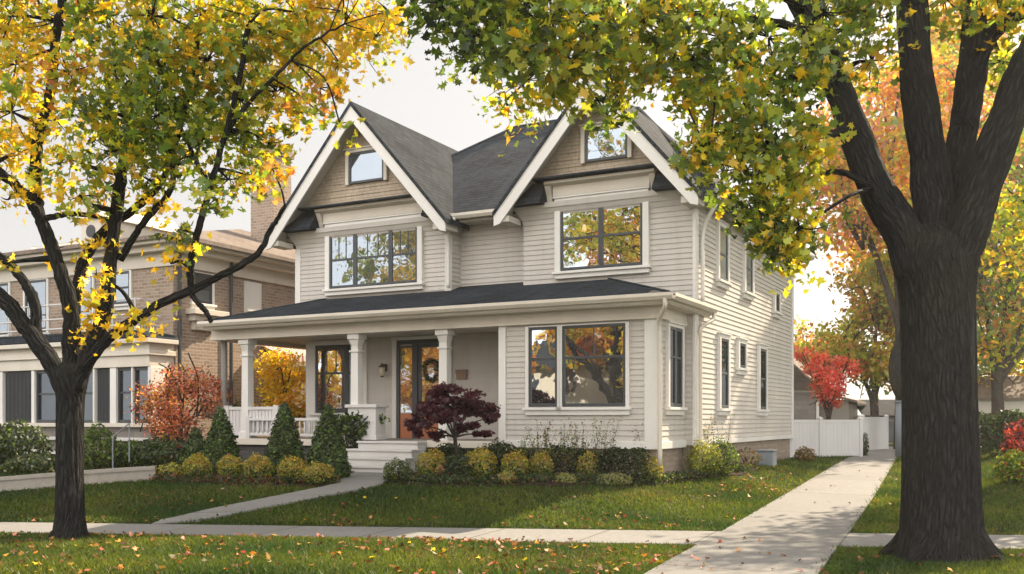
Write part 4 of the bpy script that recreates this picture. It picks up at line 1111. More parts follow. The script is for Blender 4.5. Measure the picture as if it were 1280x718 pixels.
bg_tree('maple_tree', 'dark trunked amber tree beyond the end of the driveway', x, y, 9, [(0, 0, 4.2, 1.9, 1.8), (1.5, 0, 6.0, 2.0, 1.8), (3.2, .4, 3.6, 1.8, 1.6), (5.0, .4, 4.6, 2.0, 2.0)], dict(YG=4, y=3, o=3, G=3), 7000, .26, 2.2, .2, g_back, seed=8)
# trees across the street, behind the photographer; the windows mirror them
g_op = 'trees across the street mirrored in the windows'
for i, (a, b, h, s, spec, lab) in enumerate(((-16, -37, 15, 1.65, dict(O=4, Y=4, YG=2, B=1.5), 'tallest orange tree across the street mirrored in the upper right window'),
                                    (-6, -34, 11, 1.1, dict(Y=3, O=4, B=2), 'rust tree across the street nearest the driveway line'),
                                    (-23, -35, 10, .95, dict(O=5, Y=3, B=2), 'deep orange tree across the street mirrored in the bay window'),
                                    (-29, -33, 7, .8, dict(O=4, Y=6), 'small orange tree across the street mirrored in the door glass'),
                                    (-36, -32, 7, .8, dict(Y=6, YG=2, O=2), 'small yellow tree across the street mirrored in the porch window'),
                                    (-44, -33, 8, .9, dict(Y=4, O=4, YG=2), 'golden tree across the street farthest along to the left'),
                                    (-35, -41, 17, 1.75, dict(YG=4, Y=2, G=3), 'tall green tree across the street mirrored in the upper left window'))):
    x, y = w2(a, b)
    bg_tree('maple_tree', lab, x, y, h, [(dx * s, dy * s, zz * s, rx * s, rz * s) for dx, dy, zz, rx, rz in ((-1.6, 0, 5, 2.0, 1.8), (1.6, .3, 5.4, 2.1, 1.9), (0, 0, 8, 2.6, 2.2), (0, .6, 4.0, 1.8, 1.4))], spec, 4200, .36 * s, 3.2 * s, .22, g_op, seed=20 + i)

# the house across the street and the tree beyond the right picture edge: seen only in the glass and by their shade
oh = empty('house', (*w2(-19, -50), 0), HANG); tag(oh, 'cream house across the street mirrored in the ground floor windows', 'house')
m = MB(); m.box(-9, 9, -4, 4, 0, 5.4); m.build('wall', M['cream'], oh)
m = MB(); slab(m, [(-9.6, 4.6, 5.35), (9.6, 4.6, 5.35), (6, 0, 8.2), (-6, 0, 8.2)], .15); slab(m, [(9.6, -4.6, 5.35), (-9.6, -4.6, 5.35), (-6, 0, 8.2), (6, 0, 8.2)], .15); slab(m, [(9.6, 4.6, 5.35), (9.6, -4.6, 5.35), (6, 0, 8.2)], .15); slab(m, [(-9.6, -4.6, 5.35), (-9.6, 4.6, 5.35), (-6, 0, 8.2)], .15); m.build('roof', M['roof'], oh)
for a in (-7, -4, 4, 7):
    for z in (1.0, 3.6): window(oh, lambda s_, o, zz: (s_, 4 + o, zz), a - .6, a + .6, z, z + 1.4, (1,), base=0, glass='glass_dark')
m = MB(); m.box(-.6, .6, 4.0, 4.06, .2, 2.4); m.build('door', M['wood'], oh)
bg_tree('maple_tree', 'leafy green and yellow tree on the lawn cut by the right picture edge', 12.3, 20.2, 9, [(-1.2, 0, 5.0, 1.7, 1.5), (1.4, .3, 5.4, 1.8, 1.6), (0, 0, 7.2, 2.3, 1.8), (0, 1.2, 5.2, 1.6, 1.3), (-.4, -1.6, 5.4, 1.6, 1.4)], dict(YG=4, Y=2.5, G=3.5), 8500, .17, 2.6, .2, g_back, seed=31)

# ================================================================== SHRUBS
def shrub_mesh(rng, rx, rz, n, spec, size, lumps=7, top=None, shape=OVAL, dome=.0):
    d = rng.normal(size=(n, 3)); d /= np.linalg.norm(d, axis=1, keepdims=True)
    bump = 1 + .10 * np.sin(d[:, 0] * 5 + 1) * np.sin(d[:, 1] * 4 + 2) + .08 * np.sin(d[:, 2] * 7 + d[:, 0] * 6)
    rad = rng.uniform(.35, 1, n) ** .35 * bump + rng.normal(size=n) * .05
    p = d * rad[:, None] * np.array([rx, rx, rz]); p[:, 2] += rz * .92
    k = p[:, 2] > .01
    p = p[k]; d = d[k]
    c = palette(len(p), spec, rng)
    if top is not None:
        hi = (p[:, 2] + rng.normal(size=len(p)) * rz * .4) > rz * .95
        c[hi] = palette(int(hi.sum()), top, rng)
    return p, rng.uniform(size * .6, size * 1.2, len(p)), c, d + rng.normal(size=(len(p), 3)) * .6

SHR = {}
def shrub(name, label, px, py, rx, rz, n, spec, size, group=None, top=None, mat='leaf', key=None, cat='shrub', dz=0, Y=None):
    if Y is None: x, y, z = gnd(px, py)
    else: x, y = bgp(px, Y); z = hz(x, y)
    rng = np.random.default_rng(int(abs(px) * 7 + py))
    kk = key or (name, label)
    root = empty(name, (x, y, z - .02 + dz), rng.uniform(0, 6)); tag(root, label, cat, group)
    if kk in SHR:
        for ch, sc in SHR[kk]:
            c = ch.copy(); COL.objects.link(c); c.parent = root; c.scale = (rx / sc[0], rx / sc[0], rz / sc[1])
    else:
        p, s, c, nr = shrub_mesh(rng, rx, rz, n, spec, size, top=top)
        fo = leafmesh('foliage', p, s, c, M[mat], OVAL, root, nr, .2, rng)
        m = MB()
        for i in range(5):
            t = i * 1.3; m.tube([(0, 0, -.05), (math.cos(t) * rx * .3, math.sin(t) * rx * .3, rz * .6), (math.cos(t) * rx * .5, math.sin(t) * rx * .5, rz * 1.1)], [.02, .014, .006], 5)
        st = m.build('stem', M['bark2'], root)
        SHR[kk] = [(fo, (rx, rz)), (st, (rx, rz))]
    return root

bl = 'clipped yellow green shrubs along the front beds'
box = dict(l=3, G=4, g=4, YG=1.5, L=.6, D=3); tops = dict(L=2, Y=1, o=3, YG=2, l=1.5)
for px, py, rx, rz, lab in ((246, 599, .31, .27, 'round olive shrub with a tan top nearest the small cone evergreen'), (288, 599, .29, .26, 'round yellow green shrub below the tall dark cone at the porch corner'), (323, 601, .33, .28, 'wide yellow green shrub in front of the boarded railing'),
                            (366, 603, .34, .27, 'loose yellow green shrub at the foot of the cone before the balustrade'), (398, 606, .33, .23, 'low green shrub at the bend of the front walk'),
                            (541, 600, .36, .32, 'large golden shrub under the purple leaved tree'), (600, 600, .36, .33, 'golden shrub right of the purple leaved tree trunk'),
                            (644, 600, .30, .30, 'golden topped round shrub below the white pilaster'), (677, 599, .26, .29, 'narrow golden shrub under the narrow window pane'), (735, 600, .25, .30, 'golden globe shrub under the middle of the wide window'),
                            (812, 603, .29, .30, 'golden globe shrub at the house corner under the downspout')):
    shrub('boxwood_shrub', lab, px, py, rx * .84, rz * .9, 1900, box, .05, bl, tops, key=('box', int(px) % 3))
shrub('boxwood_shrub', 'large clipped green globe shrub beyond the house corner', 879, 603, .33, .35, 2600, dict(l=3, G=3, YG=2, g=2, L=1), .05, bl, dict(l=3, YG=3, L=2))
shrub('boxwood_shrub', 'shaded green shrub tucked behind the large globe at the corner', 903, 594, .30, .38, 2000, dict(G=3, g=4, D=2, l=1), .055, bl)
shrub('boxwood_shrub', 'small grey green shrub right beside the lowest porch step', 497, 603, .25, .22, 1400, dict(g=4, l=2, D=3, W=.5), .05, bl)
shrub('boxwood_shrub', 'small yellow shrub at the left end of the bed by the garden wall', 213, 598, .28, .15, 1000, dict(YG=3, L=3, o=2, D=2), .05, bl)
lo = 'low pale mounded plants at the bed edge'
shrub('low_plant', 'small pale green mound between the golden shrubs', 707, 604, .20, .10, 700, dict(L=4, l=3, W=1), .045, lo)
shrub('low_plant', 'wide pale variegated mound at the bed edge under the wide window', 766, 606, .36, .12, 1300, dict(L=3, W=3, l=3, G=1), .05, lo)
shrub('low_plant', 'pinkish low plant beside the large golden shrub', 552, 601, .13, .17, 500, dict(K=3, r=2, B=2, o=1), .045, lo)
shrub('low_plant', 'small tan mound beside the golden topped round shrub', 633, 606, .16, .14, 600, dict(L=3, o=2, l=2), .045, lo)
shrub('dark_shrub', 'near black green shrub under the purple leaved tree', 573, 601, .28, .26, 1500, dict(D=6, g=2), .055, None)
shrub('dark_shrub', 'dark green shrub between the purple tree and the pilaster', 622, 596, .4, .36, 1700, dict(D=6, g=3), .06, None)

# conifers
def cone(label, px, py, hgt, r, seed):
    x, y, z = gnd(px, py); rng = np.random.default_rng(seed)
    root = empty('conical_evergreen', (x, y, z - .02)); tag(root, label, 'evergreen', 'clipped cone evergreens beside the porch')
    n = 8500; t = 1 - np.sqrt(rng.uniform(0, 1, n)); t = t * .99; zz = .03 + t * hgt
    prof = (1 - t) ** .75 * (1 - .35 * np.exp(-t * 18)) * 1.06; th = rng.uniform(0, 2 * math.pi, n); rad = 1.12 * r * prof * (rng.uniform(.45, 1, n) ** .4) * (1 + .07 * np.sin(th * 5 + zz * 9) + .06 * np.sin(th * 3 - zz * 14 + seed)) + rng.normal(size=n) * .028
    p = np.stack([rad * np.cos(th), rad * np.sin(th), zz], 1)
    nr = np.stack([np.cos(th), np.sin(th), np.full(n, .5)], 1) + rng.normal(size=(n, 3)) * .6
    leafmesh('foliage', p, rng.uniform(.045, .075, n), palette(n, dict(D=6, g=3, G=.2), rng), M['needle'], OVAL, root, nr, .2, rng)
    m = MB(); m.tube([(0, 0, -.1), (0, 0, hgt * .8)], [.04, .01], 6); m.build('trunk', M['bark2'], root)
cone('short dark cone evergreen at the left end of the row', 245, 590, .92, .27, 1)
cone('tall dark cone evergreen at the porch corner post', 276, 592, 1.32, .37, 2)
cone('tall dark cone evergreen in front of the white balustrade', 356, 596, 1.42, .36, 3)
cone('dark cone evergreen beside the porch steps', 410, 599, 1.38, .36, 4)

# purple leaved tree by the steps
x, y, z = gnd(569, 598); rng = np.random.default_rng(77)
root = empty('japanese_maple', (x, y, z)); tag(root, 'small umbrella shaped tree with deep purple leaves by the porch', 'tree')
P, Cc, Ss = [], [], []
paths = [([(0, 0, -.05), (.02, 0, .45), (-.02, .02, .85)], .04, .035)]
for dx, dy, zc, rx, rz, n in ((0, 0, 1.55, .55, .20, 1500), (-.45, -.1, 1.28, .40, .18, 900), (.50, .05, 1.30, .42, .16, 900), (-.75, .0, 1.0, .28, .2, 520), (.85, 0, 1.15, .2, .10, 260), (.35, -.1, .98, .28, .12, 360), (-.15, -.3, 1.15, .36, .16, 600), (.1, .3, 1.3, .4, .15, 500), (.62, .0, .85, .22, .08, 160), (-.35, 0, .82, .22, .1, 160)):
    dx = dx * .84 - .04; rz *= 1.0; zc -= .04
    pp, ci = ell((dx, dy, zc), (rx, rx, rz), n, 14, .26, rng); P.append(pp); Cc.append(palette(n, dict(P=5, p=4), rng)); Ss.append(rng.uniform(.05, .10, n))
    paths.append(([(-.02, .02, .75), (dx * .5, dy * .5, .8 + (zc - .8) * .7), (dx, dy, zc)], .022, .006))
tree_trunk(paths, M['bark2'], root); leafmesh('crown', np.concatenate(P), np.concatenate(Ss), np.concatenate(Cc), M['leaf'], MAPLE, root, None, .3, rng)

# red bush at the neighbour's corner and other garden plants
x, y = bgp(226, 23.2)
bg_tree('burning_bush', 'large rusty red bush before the brick corner', x, y, 2.8, [(0, 0, 1.25, .95, .8), (-.6, 0, 1.5, .6, .55), (.6, .1, 1.6, .6, .6), (.1, 0, 2.0, .7, .45)], dict(r=1.5, B=4, K=3, O=1.2, o=1.5, p=1.2), 4600, .085, .5, .07, None, seed=9)
nbg = 'leafy shrubs below the brick house'
for px, Y, rx, rz, spec, lab in ((25, 20.5, .6, .55, dict(D=5, g=3), 'big near black evergreen shrub at the left end of the brick house'), (-15, 20.2, .6, .5, dict(D=5, g=2, G=1), 'dark shrub cut by the left picture edge below the brick house'),
                                  (122, 20.6, .40, .50, dict(G=3, g=3, D=1, l=2), 'upright grey green shrub right behind the slender trunk'), (200, 21.2, .6, .36, dict(D=4, g=3, G=1), 'dark green shrub under the rusty red bush'),
                                  (165, 21.4, .55, .32, dict(g=3, D=3, G=2), 'spreading green shrub beside the white handrail'), (225, 21.0, .5, .30, dict(D=5, g=3, r=.5), 'dark shrub left of the small cone evergreen'),
                                  (45, 19.6, .6, .2, dict(g=3, D=3, W=.6, l=1), 'low grey green spreading plant above the garden wall'), (297, 23.5, .35, .75, dict(D=4, g=3, G=2), 'dark green shrub behind the corner of the porch railing')):
    shrub('garden_shrub', lab, px, 0, rx, rz, 2200, spec, .085, nbg, Y=Y)
# climbing plant on the pedestal
rng = np.random.default_rng(5); x, y = w2(-6.8, -.32)
root = empty('climbing_plant', (x, y, hz(x, y))); tag(root, 'dark leafy climber sprawling over the white pedestal by the steps', 'plant')
pp, _ = ell((0, 0, .95), (.5, .22, .36), 760, 12, .4, rng); pp2, _ = ell((.3, .05, 1.1), (.42, .15, .2), 380, 8, .4, rng); pp3, _ = ell((-.1, 0, .5), (.3, .2, .4), 220, 6, .4, rng)
pp = np.concatenate([pp, pp2, pp3]); leafmesh('foliage', pp, rng.uniform(.05, .11, len(pp)), palette(len(pp), dict(D=4, g=4, G=1), rng), M['leaf'], OVAL, root, None, .2, rng)
m = MB()
for i in range(6): m.tube(smooth_path([(0, 0, -.05), (rng.uniform(-.2, .2), 0, .5), (rng.uniform(-.5, .6), 0, 1.15)], 4), [.012] * 9, 5)
m.build('stem', M['bark2'], root)

# dark hedge behind the golden shrubs
rng = np.random.default_rng(6)
hx, hy = w2(-1.9, -.65); root = empty('hedge', (hx, hy, hz(hx, hy)), HANG); tag(root, 'low dark hedge along the wall under the wide bay window', 'hedge')
n = 9000; p = np.stack([rng.uniform(-2.6, 1.9, n), rng.uniform(-.28, .28, n), rng.uniform(0, 1, n) ** .7 * .52], 1)
p[:, 2] *= 1 + .12 * np.sin(p[:, 0] * 5) + .08 * np.sin(p[:, 0] * 11)
leafmesh('foliage', p, rng.uniform(.04, .075, n), palette(n, dict(D=1), rng) * .7, M['needle'], OVAL, root, None, .2, rng)
# ground cover strips at the front of both beds
def cover(pts, n, spec, name, h=.10, w=.35, size=.06):
    P = []
    L = [np.array(gnd(*p)) for p in pts]
    for i in range(n):
        k = rng.integers(0, len(L) - 1); t = rng.random(); q = L[k] * (1 - t) + L[k + 1] * t
        x, y = q[0] + rng.normal() * .03, q[1] + rng.uniform(0.02, w); P.append((x, y, hz(x, y) + .02 + rng.random() ** 1.5 * h))
    o = leafmesh(name, P, rng.uniform(size * .6, size * 1.2, n), palette(n, spec, rng), M['leaf'], OVAL, None, None, .2, rng); o['kind'] = 'stuff'
    return o
cover(((188, 603), (320, 608), (420, 608)), 3500, dict(D=4, B=2, g=2, r=.5), 'ground_cover')
cover(((480, 607), (600, 610), (760, 610), (886, 607), (940, 592)), 9000, dict(D=5, g=3, B=.6), 'ground_cover', .12, .5)
# wispy dry perennials
def wisps(label, px0, px1, py, b, n, h, spec, seed):
    rng = np.random.default_rng(seed); m = MB(); P = []
    x0, y0, z0 = gnd((px0 + px1) / 2, py)
    root = empty('dry_perennial', (x0, y0, z0)); tag(root, label, 'plant', 'wispy dry plants against the house wall')
    hw = (px1 - px0) / 2 / F * y0
    for i in range(n):
        a = rng.uniform(-hw, hw); hh = h * rng.uniform(.55, 1.05); bx_, by_ = a * U[0] + rng.normal() * .12, a * U[1] + rng.normal() * .12
        tip = (bx_ + rng.normal() * .10, by_ + rng.normal() * .08, hh)
        path = smooth_path([(bx_, by_, -.05), (bx_ + rng.normal() * .03, by_, hh * .5), tip], 4)
        m.tube(path, [.005 - .003 * j / 8 for j in range(9)], 4)
        for j in range(3, 9):
            for _ in range(7): P.append(np.array(path[j]) + rng.normal(size=3) * .035)
    m.build('stem', M['bark2'], root)
    P = np.array(P); leafmesh('foliage', P, rng.uniform(.02, .05, len(P)), palette(len(P), dict(l=2, B=3, W=.6, g=4, G=2), rng), M['leaf'], DIAM, root, None, .2, rng)
wisps('thin row of dry stems against the left half of the bay wall', 640, 715, 598, 0, 34, 1.0, None, 1)
wisps('thin dry stems below the right end of the wide window', 716, 770, 598, 0, 26, 1.05, None, 2)
wisps('tallest grey stems beside the corner pilaster', 776, 818, 598, 0, 30, 1.35, None, 3)
wisps('dense grey stems at the side wall behind the clipped globe', 850, 905, 591, 0, 28, 1.15, None, 4)

# ================================================================== RIGHT BACKGROUND
def fence_run(label, p0, p1, h, nposts):
    p0 = np.array(p0, float); p1 = np.array(p1, float); L = np.linalg.norm(p1 - p0); ang = math.atan2(p1[1] - p0[1], p1[0] - p0[0])
    z0 = min(hz(*p0), hz(*p1)); root = empty('fence', (p0[0], p0[1], z0), ang); tag(root, label, 'fence', 'white vinyl fence panels at the back of the driveway')
    m = MB(); x = .06
    while x < L - .1: m.box(x, x + .148, -.02, .02, .06, h - .1); x += .1505
    m.box(.05, L - .05, -.03, .03, h - .12, h - .03); m.box(.05, L - .05, -.03, .03, .05, .16); m.build('panel', M['white'], root, .004)
    for i in range(nposts):
        c = L * i / (nposts - 1); m = MB(); m.box(c - .06, c + .06, -.06, .06, -.1, h); m.hexa([(c - .08, -.08, h), (c + .08, -.08, h), (c + .08, .08, h), (c - .08, .08, h), (c - .02, -.02, h + .06), (c + .02, -.02, h + .06), (c + .02, .02, h + .06), (c - .02, .02, h + .06)]); m.build('post', M['white'], root, .004)
fa = gnd(985, 573.5); fb = gnd(1075, 572)
fence_run('white vinyl fence between the house and the driveway', (fa[0] - .3, fa[1]), fb[:2], 1.13, 3)
fc = gnd(1078, 565); fd_ = gnd(1108, 563)
fence_run('short white fence panel set farther back by the driveway end', fc[:2], fd_[:2], 1.22, 2)
# small distant house
sx, sy_ = bgp(1003, 46); sh = empty('small_house', (sx, sy_, hz(sx, sy_)), R(-25)); tag(sh, 'small distant grey house with a pale steep roof behind the fence', 'house')
m = MB(); m.box(-3.0, .6, 0, 5, 0, 2.6); m.build('wall', M['stone'], sh)
m = MB(); m.box(.6, 2.0, .5, 4.5, 0, 2.0); m.build('annex_wall', M['deck'], sh)
m = MB(); slab(m, [(-3.3, -.3, 2.5), (1.0, -.3, 2.5), (-1.2, -.3, 4.4)], .02); slab(m, [(1.0, -.4, 2.45), (1.0, 5.3, 2.45), (-1.2, 5.3, 4.5), (-1.2, -.4, 4.5)], .12); slab(m, [(-3.4, -.4, 2.45), (-3.4, 5.3, 2.45), (-1.2, 5.3, 4.5), (-1.2, -.4, 4.5)], .12); slab(m, [(.55, .3, 2.45), (2.4, .3, 1.95), (2.4, 4.7, 1.95), (.55, 4.7, 2.45)], .1); m.build('roof', M['roof2'], sh)
m = MB(); m.box(.63, .75, -.03, .0, 0, 2.4); m.box(-3.0, .6, -.06, -.02, 2.35, 2.5); m.build('trim_board', M['trim'], sh)
# far garage at right
gx, gy = bgp(1252, 44); gr_ = empty('garage', (gx, gy, hz(gx, gy)), R(-20)); tag(gr_, 'low far garage with a tan roof seen over the dark hedge', 'garage')
m = MB(); m.box(-2.4, 2.4, 0, 4, 0, 2.0); m.build('wall', M['cream'], gr_)
m = MB(); slab(m, [(-2.7, -.3, 1.95), (2.7, -.3, 1.95), (1.4, 2, 3.0), (-1.4, 2, 3.0)], .08); slab(m, [(2.7, -.3, 1.95), (2.7, 4.3, 1.95), (1.4, 2, 3.0)], .08); slab(m, [(-2.7, 4.3, 1.95), (-2.7, -.3, 1.95), (-1.4, 2, 3.0)], .08); m.build('roof', M['roof2'], gr_)
# far end-of-drive garage
gx, gy = bgp(1112, 48); g2 = empty('garage', (gx, gy, hz(gx, gy)), R(-5)); tag(g2, 'distant pale garage beyond the end of the driveway', 'garage')
m = MB(); m.box(-1.0, 3.0, 0, 4, 0, 1.3); m.build('wall', M['white'], g2)
m = MB(); slab(m, [(-1.3, -.3, 1.28), (3.3, -.3, 1.28), (3.3, 2, 2.1), (-1.3, 2, 2.1)], .08); m.build('roof', M['roof'], g2)
m = MB(); m.box(-.5, .6, -.03, 0, 0, 1.0); m.build('door', M['metal'], g2)
# grey post + dark second tree behind the big trunk
px_, py_, pz_ = gnd(1128, 572); m = MB(); m.tube([(px_, py_, pz_ - .2), (px_, py_, pz_ + 1.6)], [.2, .19], 20); m.tube([(px_, py_, pz_ + 1.6), (px_, py_, pz_ + 1.66)], [.215, .21], 20)
tag(m.build('bollard_post', M['metal'], smooth=True), 'stout grey post half hidden behind the big trunk', 'post')
x, y = bgp(1139, 33)
root = empty('tree', (x, y, hz(x, y))); tag(root, 'dark burled tree trunk half hidden behind the massive maple', 'tree', g_back)
tree_trunk([([(0, 0, -.1), (0, 0, 1.5), (.05, 0, 3.2), (.3, 0, 5.6), (.7, 0, 8.0)], .42, .25), ([(-.1, 0, 1.7), (-.45, -.1, 2.3), (-.5, -.1, 3.1), (-.1, 0, 4.1)], .27, .25)], M['bark'], root)
pp, ci = ell((.6, 0, 9.0), (2.2, 2.2, 1.8), 2200, 16, .36, rng); leafmesh('crown', pp, rng.uniform(.14, .28, 2200), palette(2200, dict(O=3, Y=4, YG=3), rng), M['leaf'], OVAL, root, None, .2, rng)
# hedge right
hx, hy, hz_ = gnd(1250, 572); hx += .3
root = empty('hedge', (hx, hy + .6, hz_), R(-6)); tag(root, 'tall dark clipped hedge at the right of the lawn', 'hedge')
n = 7000; p = np.stack([rng.uniform(-.75, 2.2, n), rng.uniform(-.5, .5, n), rng.uniform(0, 1, n) ** .8 * 1.12], 1); p[:, 2] *= 1 + .05 * np.sin(p[:, 0] * 6)
leafmesh('foliage', p, rng.uniform(.07, .12, n), palette(n, dict(D=6, g=1.5, P=1), rng), M['needle'], OVAL, root, None, .2, rng)
shrub('red_shrub', 'crimson leaved shrub at the right picture edge by the hedge', 1284, 590, .42, .55, 2200, dict(r=5, R=.5, P=3), .085, None)
shrub('garden_shrub', 'mixed green shrub under the crimson shrub at right', 1272, 604, .4, .3, 1600, dict(G=3, g=3, YG=2, r=.6), .08, None)
# small things along the side wall
shrub('dry_shrub', 'small brown shrub beside the white fence', 1006, 577, .26, .2, 900, dict(B=4, g=3, o=1), .06, None)
shrub('dry_shrub', 'thin bare shrub against the side foundation', 935, 585, .3, .25, 420, dict(B=3, g=2, l=1), .055, None)
shrub('dark_shrub', 'narrow dark evergreen at the end of the fence', 1080, 571, .14, .38, 700, dict(D=5, g=2), .06, None)
x, y, z = gnd(958, 583)
ub = empty('utility_box', (x, y, z), HANG); tag(ub, 'blue grey utility box on the ground by the side foundation', 'utility box')
m = MB(); m.hexa([(-.2, -.2, 0), (.2, -.2, 0), (.2, .2, 0), (-.2, .2, 0), (-.19, -.19, .34), (.19, -.19, .34), (.19, .19, .34), (-.19, .19, .34)]); m.build('cabinet', M['metal'], ub, .02)
m = MB(); m.box(-.215, .215, -.215, .215, .342, .385); m.build('lid', M['metal'], ub, .015)

# ================================================================== GRASS AND FALLEN LEAVES
def dist_line(x, y, A, B):   # True where point lies between driveway / path edges (rough polygons)
    pass
def in_poly(x, y, poly):
    inside = np.zeros(len(x), bool); n = len(poly); j = n - 1
    for i in range(n):
        xi, yi = poly[i]; xj, yj = poly[j]
        c = ((yi > y) != (yj > y)) & (x < (xj - xi) * (y - yi) / (yj - yi + 1e-12) + xi)
        inside ^= c; j = i
    return inside
drive_poly = DL + DR[::-1]; path_poly = FL + FR[::-1]
bed1 = [gnd(*p)[:2] for p in ((184, 600), (230, 604), (320, 607), (395, 610), (424, 606), (429, 598))] + [w2(-6.6, 0), w2(-11.4, 0)]
bed2 = [gnd(*p)[:2] for p in ((478, 606), (560, 609), (700, 609), (820, 608), (886, 606), (925, 596), (950, 588))] + [w2(.15, 4.2), w2(.1, 0), w2(-5, 0)]
foot = [w2(-10.9, -.1), w2(0.1, -.1), w2(.3, 1.5), w2(.3, 11), w2(-10, 11)]
def lawn_ok(x, y, grow=0):
    q = y - sy(x, 0)
    ok = ~((q > -1.52) & (q < .02)) & (q > -5.65)
    for P in (drive_poly, path_poly, bed1, bed2, foot): ok &= ~in_poly(x, y, P)
    return ok
def scatter(n, x0, x1, y0, y1, rng):
    x = rng.uniform(x0, x1, n); y = rng.uniform(y0, y1, n)
    vis = np.abs(x / y) < .56
    return x[vis], y[vis]
rng = np.random.default_rng(99)
X, Y, Hh = [], [], []
for n, x0, x1, y0, y1, hh in ((150000, -7.2, 7.2, 9.3, 13.2, .050), (150000, -9.5, 9.5, 13.2, 19.5, .055), (60000, 4, 14, 17, 33, .075)):
    x, y = scatter(n, x0, x1, y0, y1, rng); k = lawn_ok(x + rng.normal(size=len(x)) * .035, y + rng.normal(size=len(x)) * .035); x, y = x[k], y[k]
    X.append(x); Y.append(y); Hh.append(np.full(len(x), hh))
X = np.concatenate(X); Y = np.concatenate(Y); Hh = np.concatenate(Hh) * rng.uniform(.5, 1.35, len(X))
n = len(X); Z = H(X, Y)
wd = rng.uniform(.006, .012, n) * (1 + (Y - 9) * .05)
th = rng.uniform(0, math.pi, n); lean = rng.normal(size=(n, 2)) * .55 * Hh[:, None]
base = np.stack([X, Y, Z - .004], 1); dx = np.stack([np.cos(th) * wd, np.sin(th) * wd, np.zeros(n)], 1)
tip = base + np.stack([lean[:, 0], lean[:, 1], Hh], 1)
PP = np.stack([base - dx, base + dx, tip], 1)
me = bpy.data.meshes.new('grass'); me.vertices.add(n * 3); me.vertices.foreach_set('co', PP.reshape(-1).astype(np.float32))
me.loops.add(n * 3); me.loops.foreach_set('vertex_index', np.arange(n * 3, dtype=np.int32)); me.polygons.add(n); me.polygons.foreach_set('loop_start', np.arange(n, dtype=np.int32) * 3)
ca = me.color_attributes.new('Col', 'FLOAT_COLOR', 'POINT'); patch = .5 + .5 * np.sin(X * 1.3 + 2 * np.sin(Y * .9)) * np.sin(Y * 1.7 + X * .6)
g0 = np.array([(.036, .078, .014)]); g1 = np.array([(.15, .185, .02)]); gc = g0 + (g1 - g0) * patch[:, None] * rng.uniform(.3, 1.2, (n, 1)); dry = rng.random(n) < .04 + .14 * (np.sin(X * .9 + 1.7 * np.sin(Y * 1.3)) * np.sin(Y * 1.1 + 2) > .55); gc[dry] = (.17, .13, .06)
cc = np.ones((n, 3, 4), np.float32); cc[:, :, :3] = (gc * rng.uniform(.7, 1.25, (n, 1)))[:, None, :]; ca.data.foreach_set('color', cc.reshape(-1))
me.materials.append(M['blade']); me.update(calc_edges=True); me.validate()
go = bpy.data.objects.new('grass', me); COL.objects.link(go); go['kind'] = 'stuff'

X, Y = [], []
for n, x0, x1, y0, y1 in ((3400, -7, 3.2, 9.3, 13.3), (150, 3, 7.5, 9.3, 13.5), (650, -9, 4, 13.7, 17.0), (260, 1.5, 9, 13.5, 24), (500, 4.0, 6.6, 18.5, 23), (220, 3, 6.5, 17, 21)):
    x, y = scatter(n, x0, x1, y0, y1, rng); X.append(x); Y.append(y)
for cx_, cy_ in ((bx, by), (lx, ly)):
    X.append(cx_ + RNG.normal(size=160) * .6); Y.append(cy_ + RNG.normal(size=160) * .35)
# a drift of leaves at the lawn's front edge
t = rng.uniform(-9, 2.6, 320); X.append(t); Y.append(sy(t, 0) + np.abs(rng.normal(size=320)) * .18)
X = np.concatenate(X); Y = np.concatenate(Y)
dens = .5 + .5 * np.sin(X * 1.1 + 1.3 * np.sin(Y * .8 + 1)) * np.sin(Y * 1.4 - .5 * X)
hard = in_poly(X, Y, drive_poly) | in_poly(X, Y, path_poly) | ((Y - sy(X, 0) > -1.52) & (Y - sy(X, 0) < .0))
dens = np.clip(dens * .6 + .4 * (.5 + .5 * np.sin(X * 2.7 + 2 * np.sin(Y * 2.1)) * np.sin(Y * 3.1 + X)), 0, 1)
keep = (rng.random(len(X)) < .08 + 1.0 * dens ** 2.2) & (~hard | (rng.random(len(X)) < .12)); X, Y, hard = X[keep], Y[keep], hard[keep]
n = len(X); Zl = H(X, Y) + np.where(hard, .045, rng.uniform(.03, .06, n))
nr = rng.normal(size=(n, 3)) * .45; nr[:, 2] = 1
o = leafmesh('fallen_leaves', np.stack([X, Y, Zl], 1), rng.uniform(.045, .085, n), palette(n, dict(B=7, o=3, O=1.2, Y=.6, K=2.0, r=.8, W=.5), rng) * rng.uniform(.45, .95, (n, 1)), M['litter'], MAPLE, None, nr, .35, rng)
o['kind'] = 'stuff'

# ================================================================== HAZE
hm, nt, out = newmat('haze'); pv = nt.nodes.new('ShaderNodeVolumePrincipled')
pv.inputs['Color'].default_value = (1, .97, .92, 1); pv.inputs['Density'].default_value = HAZE_D; pv.inputs['Anisotropy'].default_value = .55
nt.links.new(pv.outputs[0], out.inputs['Volume'])
m = MB(); m.box(-300, 300, -160, 460, -1.3, 26); hb = m.build('haze', hm); hb['kind'] = 'stuff'

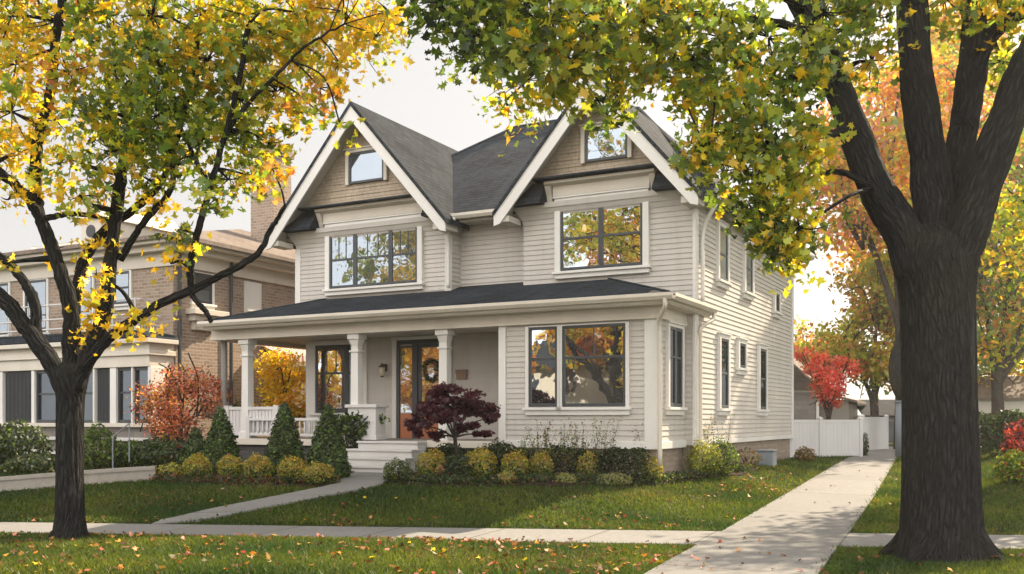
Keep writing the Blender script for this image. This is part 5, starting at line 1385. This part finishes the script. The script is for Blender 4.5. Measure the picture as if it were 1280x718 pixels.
# ================================================================== SKY, SUN, CAMERA
SAZ = np.array([.69, .724]); SAZ /= np.linalg.norm(SAZ); ELEV = R(36)
world = bpy.data.worlds.new('World'); SC.world = world; world.use_nodes = True
nt = world.node_tree; nt.nodes.clear()
wo = nt.nodes.new('ShaderNodeOutputWorld'); bgn = nt.nodes.new('ShaderNodeBackground')
sky = nt.nodes.new('ShaderNodeTexSky'); sky.sky_type = 'NISHITA'; sky.sun_disc = False
sky.sun_elevation = ELEV; sky.sun_rotation = math.atan2(SAZ[0], SAZ[1]); sky.dust_density = 3.0; sky.air_density = 1.0; sky.ozone_density = 1.0
tc = nt.nodes.new('ShaderNodeTexCoord')
bw = nt.nodes.new('ShaderNodeRGBToBW'); nt.links.new(sky.outputs[0], bw.inputs[0])
col = mixc(nt, .78, mixc(nt, .80, sky.outputs[0], bw.outputs[0]), (3.05, 3.0, 2.96))
# added bright sky behind the camera, fills the house front; thin cloud over it
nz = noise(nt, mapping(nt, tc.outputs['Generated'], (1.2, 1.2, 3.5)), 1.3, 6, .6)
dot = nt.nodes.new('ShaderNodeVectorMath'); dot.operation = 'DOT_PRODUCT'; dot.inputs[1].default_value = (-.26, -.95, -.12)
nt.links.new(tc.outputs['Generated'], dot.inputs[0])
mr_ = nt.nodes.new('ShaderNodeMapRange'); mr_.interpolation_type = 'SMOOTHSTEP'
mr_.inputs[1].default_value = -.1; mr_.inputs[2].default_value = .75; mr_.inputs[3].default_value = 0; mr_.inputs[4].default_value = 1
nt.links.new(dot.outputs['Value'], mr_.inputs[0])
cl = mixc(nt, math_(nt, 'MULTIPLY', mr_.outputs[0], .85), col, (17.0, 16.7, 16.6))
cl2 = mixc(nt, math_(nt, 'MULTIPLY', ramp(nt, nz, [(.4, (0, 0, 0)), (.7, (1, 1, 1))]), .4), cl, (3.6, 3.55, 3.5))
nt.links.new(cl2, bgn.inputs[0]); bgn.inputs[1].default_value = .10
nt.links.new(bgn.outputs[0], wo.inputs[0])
sun = bpy.data.lights.new('sun', 'SUN'); sun.energy = 5.0; sun.angle = R(.6); sun.color = (1, .83, .61)
so = bpy.data.objects.new('sun', sun); COL.objects.link(so)
import mathutils
dvec = mathutils.Vector((SAZ[0] * math.cos(ELEV), SAZ[1] * math.cos(ELEV), math.sin(ELEV)))
so.rotation_euler = dvec.to_track_quat('Z', 'Y').to_euler(); so.location = (10, 10, 20)

cam = bpy.data.cameras.new('camera'); co = bpy.data.objects.new('camera', cam); COL.objects.link(co)
co.location = (0, 0, EYE); co.rotation_euler = (R(90), 0, 0)
cam.sensor_width = 36; cam.lens = 36 * F / 1280; cam.shift_y = (HY - 359) / 1280; cam.clip_end = 2000; cam.clip_start = .05
SC.camera = co
SC.view_settings.view_transform = 'Standard'; SC.view_settings.look = 'None'; SC.view_settings.gamma = 1; SC.view_settings.exposure = 1.33
SC.render.engine = 'CYCLES'
SC.cycles.use_denoising = True
SC.cycles.max_bounces = 6; SC.cycles.diffuse_bounces = 3; SC.cycles.glossy_bounces = 3; SC.cycles.transmission_bounces = 3
SC.cycles.sample_clamp_indirect = 6
